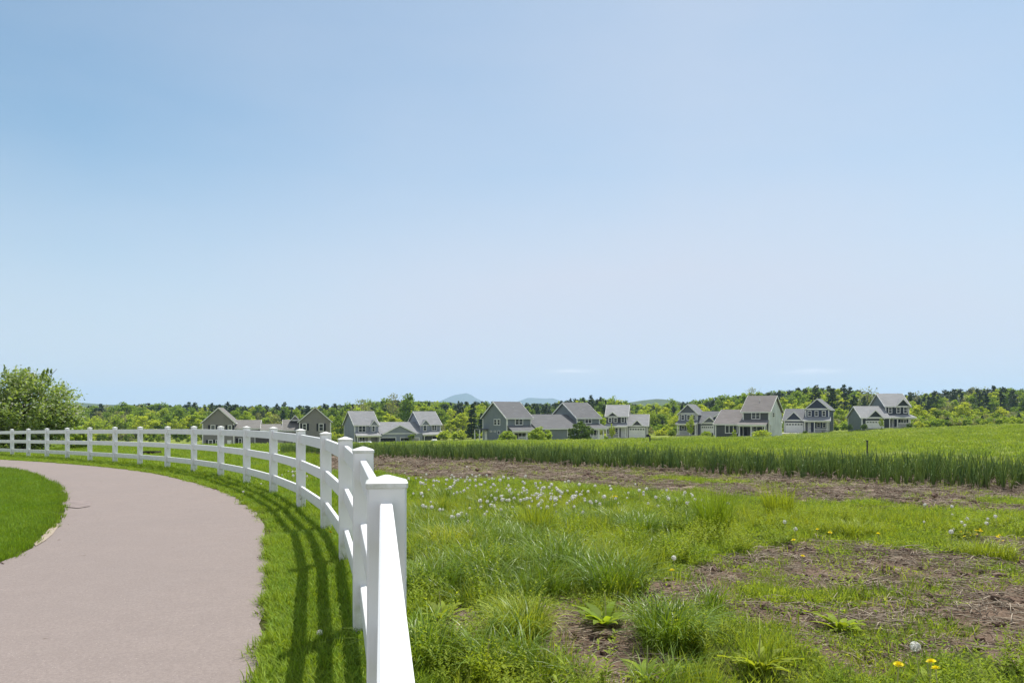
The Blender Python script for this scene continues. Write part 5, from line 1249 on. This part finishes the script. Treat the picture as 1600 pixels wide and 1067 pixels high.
scatter('far_forest', 'mixed forest massed behind the houses up to the skyline', 'forest', 'forest', np.stack([x, y, z - .2], -1), np.clip(Hh / 10, .4, 3), .02, 32)

# crabapple at the left edge
def crabapple():
    d = 41.0; X = (36 - 800) / FPX * d; z = float(base_h(np.array([X]), np.array([d]))[0]); t = empty('crabapple_tree', (X, d, z), .4); tag(t, 'dense crabapple tree with pale blossom behind the left stretch of the white fence', 'tree')
    H = zpix(570, d) - z
    link('crown', crown_round('crown', H * .93, 2.75, .25, 24000, .085, M['apple'], 900, 120, .98, .3, 1.15), None, t)
    gg = np.random.default_rng(5); P = []
    for k in range(26):                                # shoots standing out of the top
        a, r_ = gg.random() * 6.28, 2.2 * gg.random() ** .6; b = np.array([math.cos(a) * r_, math.sin(a) * r_, H * (.93 - .20 * (r_ / 2.2) ** 1.7) - .2]); L = .35 + .5 * gg.random(); m = 70
        s = gg.random(m); P.append(b + np.stack([np.cos(a) * .15 * s + gg.normal(0, .07, m) * (1.1 - s), np.sin(a) * .15 * s + gg.normal(0, .07, m) * (1.1 - s), s * L], -1))
    V, F = leaf_quads(np.concatenate(P), np.full(26 * 70, .07), gg); me = np_mesh('shoots', V, F); me.materials.append(M['apple']); link('shoots', me, None, t)
    link('blossom', crown_round('blossom', H * .93, 2.8, .5, 5200, .05, M['blossom'], 900, 120, 1.05, .3, 1.15), None, t)
    link('trunk', trunk_mesh('trunk', H, .14, M['bark'], 77, 14, .32), None, t)
crabapple()
for a_, d_, pb, rr, hh, lb in ((118, 46, 702, .9, 1.5, 'low green bush right of the crabapple behind the fence'), (-20, 44, 702, 1.4, 2.0, 'green bush left of the crabapple at the left edge')):
    bush(a_, d_, pb, rr, hh, M['bush'], lb, 4000, .07, 'green_bush')

# ------------------------------------------------------------------ hills and mountains
def ridge_mesh(name, d, prof, depth, base, mat, rough, label, cat='hill'):
    """a hill with depth: height follows the profile (px, py) along its crest and falls off before and behind"""
    px = np.linspace(prof[0][0], prof[-1][0], 90); v = np.linspace(-1, 1, 25)
    crest = np.interp(px, [p[0] for p in prof], [zpix(p[1], d) for p in prof]) - base
    X = (px[None] - 800) / FPX * (d + 0 * v[:, None]); Y = d + v[:, None] * depth + 0 * px[None]
    f = np.cos(v * np.pi / 2)[:, None] ** 1.2
    Z = base + crest[None] * f * (1 + rough * (fnoise(X, Y, depth * .35, 5, 4) - .5) * (1 - .7 * f))
    n1, n2 = Z.shape; id_ = np.arange(n1 * n2).reshape(n1, n2); F = np.stack([id_[:-1, :-1], id_[:-1, 1:], id_[1:, 1:], id_[1:, :-1]], -1).reshape(-1, 4)
    tag(link(name, np_mesh(name, np.stack([X, Y, Z], -1).reshape(-1, 3), F, True), mat), label, cat, kind='structure')
ridge_mesh('hill', 1500, [(500, 652), (530, 636), (570, 631), (620, 628), (660, 626.5), (700, 628), (760, 634), (800, 652)], 350, -8, M['hill'], .4, 'low wooded hill behind the blue grey duplex')
ridge_mesh('hill', 2300, [(900, 652), (960, 632), (985, 629), (1005, 625.5), (1022, 624), (1042, 625), (1070, 632), (1130, 640), (1160, 652)], 500, -8, M['hill'], .4, 'low wooded hill behind the slate house')
ridge_mesh('hill', 2600, [(-60, 652), (60, 632), (110, 629.5), (130, 630), (160, 632.5), (210, 633), (260, 640), (300, 652)], 500, -8, M['hill'], .4, 'low wooded hill right of the crabapple')
ridge_mesh('mountains', 9500, [(600, 652), (670, 633), (690, 626), (699, 622), (708, 618), (718, 616.5), (729, 615), (737, 618.5), (744, 623), (756, 629), (775, 632), (800, 630), (815, 625), (826, 621.5), (838, 622.5), (850, 623.5), (864, 623), (880, 628), (920, 635), (1010, 652)], 1300, -8, M['mount'], .5, 'far blue mountain ridge with two tops between the duplex roofs', 'mountain')

# ------------------------------------------------------------------ air
hz = MB(); hz.box(-12400, 12400, -500, 12500, -9, 420)
hm, nt, N = new_mat('haze_air'); pv = N('ShaderNodeVolumePrincipled'); out = N('ShaderNodeOutputMaterial')
pv.inputs['Color'].default_value = (.50, .68, 1, 1); pv.inputs['Density'].default_value = 1.15e-4; pv.inputs['Anisotropy'].default_value = .1
nt.links.new(pv.outputs[0], out.inputs['Volume'])
tag(hz.build('haze', hm), 'thin blue haze in the air over the whole valley', 'haze', kind='stuff')

# ------------------------------------------------------------------ sky, sun, camera
w = bpy.data.worlds.new('World'); SC.world = w; w.use_nodes = True; nt = w.node_tree; nt.nodes.clear()
N = lambda t, **k: _node(nt, t, **k)
sky = N('ShaderNodeTexSky', sky_type='NISHITA'); sky.sun_disc = False; sky.sun_elevation = SUNEL; sky.sun_rotation = SUNAZ; sky.air_density = 1.0; sky.dust_density = .7; sky.ozone_density = 1.0; sky.altitude = 100
bg = N('ShaderNodeBackground'); bg.inputs['Strength'].default_value = .084
tc = N('ShaderNodeTexCoord')
mp = N('ShaderNodeMapping'); mp.inputs['Scale'].default_value = (1.0, 1.0, 3.0); nt.links.new(tc.outputs['Generated'], mp.inputs[0])
def math_(op, a, b=None, c=None):
    q = N('ShaderNodeMath', operation=op)
    for i_, v_ in enumerate((a, b, c)):
        if v_ is None: continue
        if isinstance(v_, (int, float)): q.inputs[i_].default_value = v_
        else: nt.links.new(v_, q.inputs[i_])
    return q.outputs[0]
sep = N('ShaderNodeSeparateXYZ'); nt.links.new(tc.outputs['Generated'], sep.inputs[0]); dx, dy, dz = sep.outputs
tint = N('ShaderNodeMix', data_type='RGBA', blend_type='MULTIPLY'); tint.inputs[0].default_value = 1.0; tint.inputs[7].default_value = (.98, 1.17, 1.12, 1); nt.links.new(sky.outputs[0], tint.inputs[6])
# thin veil of high cloud, densest ahead and to the right
az = math_('ARCTAN2', dx, dy)
veil = math_('ADD', ramp(nt, N, noise(nt, N, 1.5, 5, .55, mp.outputs[0]),   .34, .70, 0, .20), math_('MULTIPLY', ramp(nt, N, math_('ABSOLUTE', math_('SUBTRACT', az, .22)), 0, .72, 1, 0), ramp(nt, N, dz, .02, .45, .5, .42)))
veil = math_('MINIMUM', math_('ADD', veil, ramp(nt, N, dz, .0, .30, .85, 0)), .92)
c = mixc(nt, N, veil, tint.outputs[2], (5.9, 6.15, 6.95))
# two small flat clouds low over the wood
for a0, e0, wa_, we_ in ((math.atan(92 / 1200), 70 / 1202, .026, .0026), (math.atan(472 / 1200), 70 / 1290, .034, .0028), (math.atan(-150 / 1200), 15 / 1210, .03, .002)):
    q1 = math_('DIVIDE', math_('SUBTRACT', az, a0), wa_); q2 = math_('DIVIDE', math_('SUBTRACT', dz, e0), we_)
    gsn = math_('EXPONENT', math_('MULTIPLY', math_('ADD', math_('MULTIPLY', q1, q1), math_('MULTIPLY', q2, q2)), -1.0))
    mp2 = N('ShaderNodeMapping'); mp2.inputs['Scale'].default_value = (40, 40, 260); nt.links.new(tc.outputs['Generated'], mp2.inputs[0])
    c = mixc(nt, N, math_('MULTIPLY', gsn, ramp(nt, N, noise(nt, N, 1.0, 4, .6, mp2.outputs[0]), .3, .7, .15, .9)), c, (9.0, 8.7, 8.9))
# unseen white cloud added behind the camera as fill light for facing surfaces
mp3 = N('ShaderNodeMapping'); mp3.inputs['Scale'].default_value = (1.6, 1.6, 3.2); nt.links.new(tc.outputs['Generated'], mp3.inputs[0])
fill_cloud = math_('MULTIPLY', ramp(nt, N, noise(nt, N, 1.4, 6, .6, mp3.outputs[0]), .36, .52), math_('MULTIPLY', ramp(nt, N, dy, -.10, -.40), ramp(nt, N, dz, .02, .12)))
c = mixc(nt, N, fill_cloud, c, (7.0, 7.1, 7.4))
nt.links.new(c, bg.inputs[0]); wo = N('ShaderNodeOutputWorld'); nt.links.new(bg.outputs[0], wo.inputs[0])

sl = bpy.data.lights.new('sun', 'SUN'); sl.energy = 4.7; sl.angle = R(.53); sl.color = (1, .955, .88)
so = bpy.data.objects.new('sun', sl); COL.objects.link(so)
dv = Vector((math.sin(SUNAZ) * math.cos(SUNEL), math.cos(SUNAZ) * math.cos(SUNEL), math.sin(SUNEL)))
so.rotation_euler = (-dv).to_track_quat('-Z', 'Y').to_euler(); so.location = (40, 20, 60)

cd = bpy.data.cameras.new('camera'); cam = bpy.data.objects.new('camera', cd); COL.objects.link(cam); SC.camera = cam
cam.location = (0, 0, CAMZ); cam.rotation_euler = (R(90), 0, 0)
cd.sensor_fit = 'HORIZONTAL'; cd.sensor_width = 36; cd.lens = 36 * FPX / 1600; cd.shift_y = (HORY - 533.5) / 1600
cd.clip_start = .05; cd.clip_end = 30000
SC.view_settings.view_transform = 'Standard'; SC.view_settings.look = 'None'; SC.view_settings.gamma = 1; SC.view_settings.exposure = 0.5
SC.render.engine = 'CYCLES'; SC.cycles.use_denoising = True; SC.cycles.max_bounces = 8; SC.cycles.transparent_max_bounces = 8; SC.cycles.volume_bounces = 1
SC.cycles.sample_clamp_indirect = 6
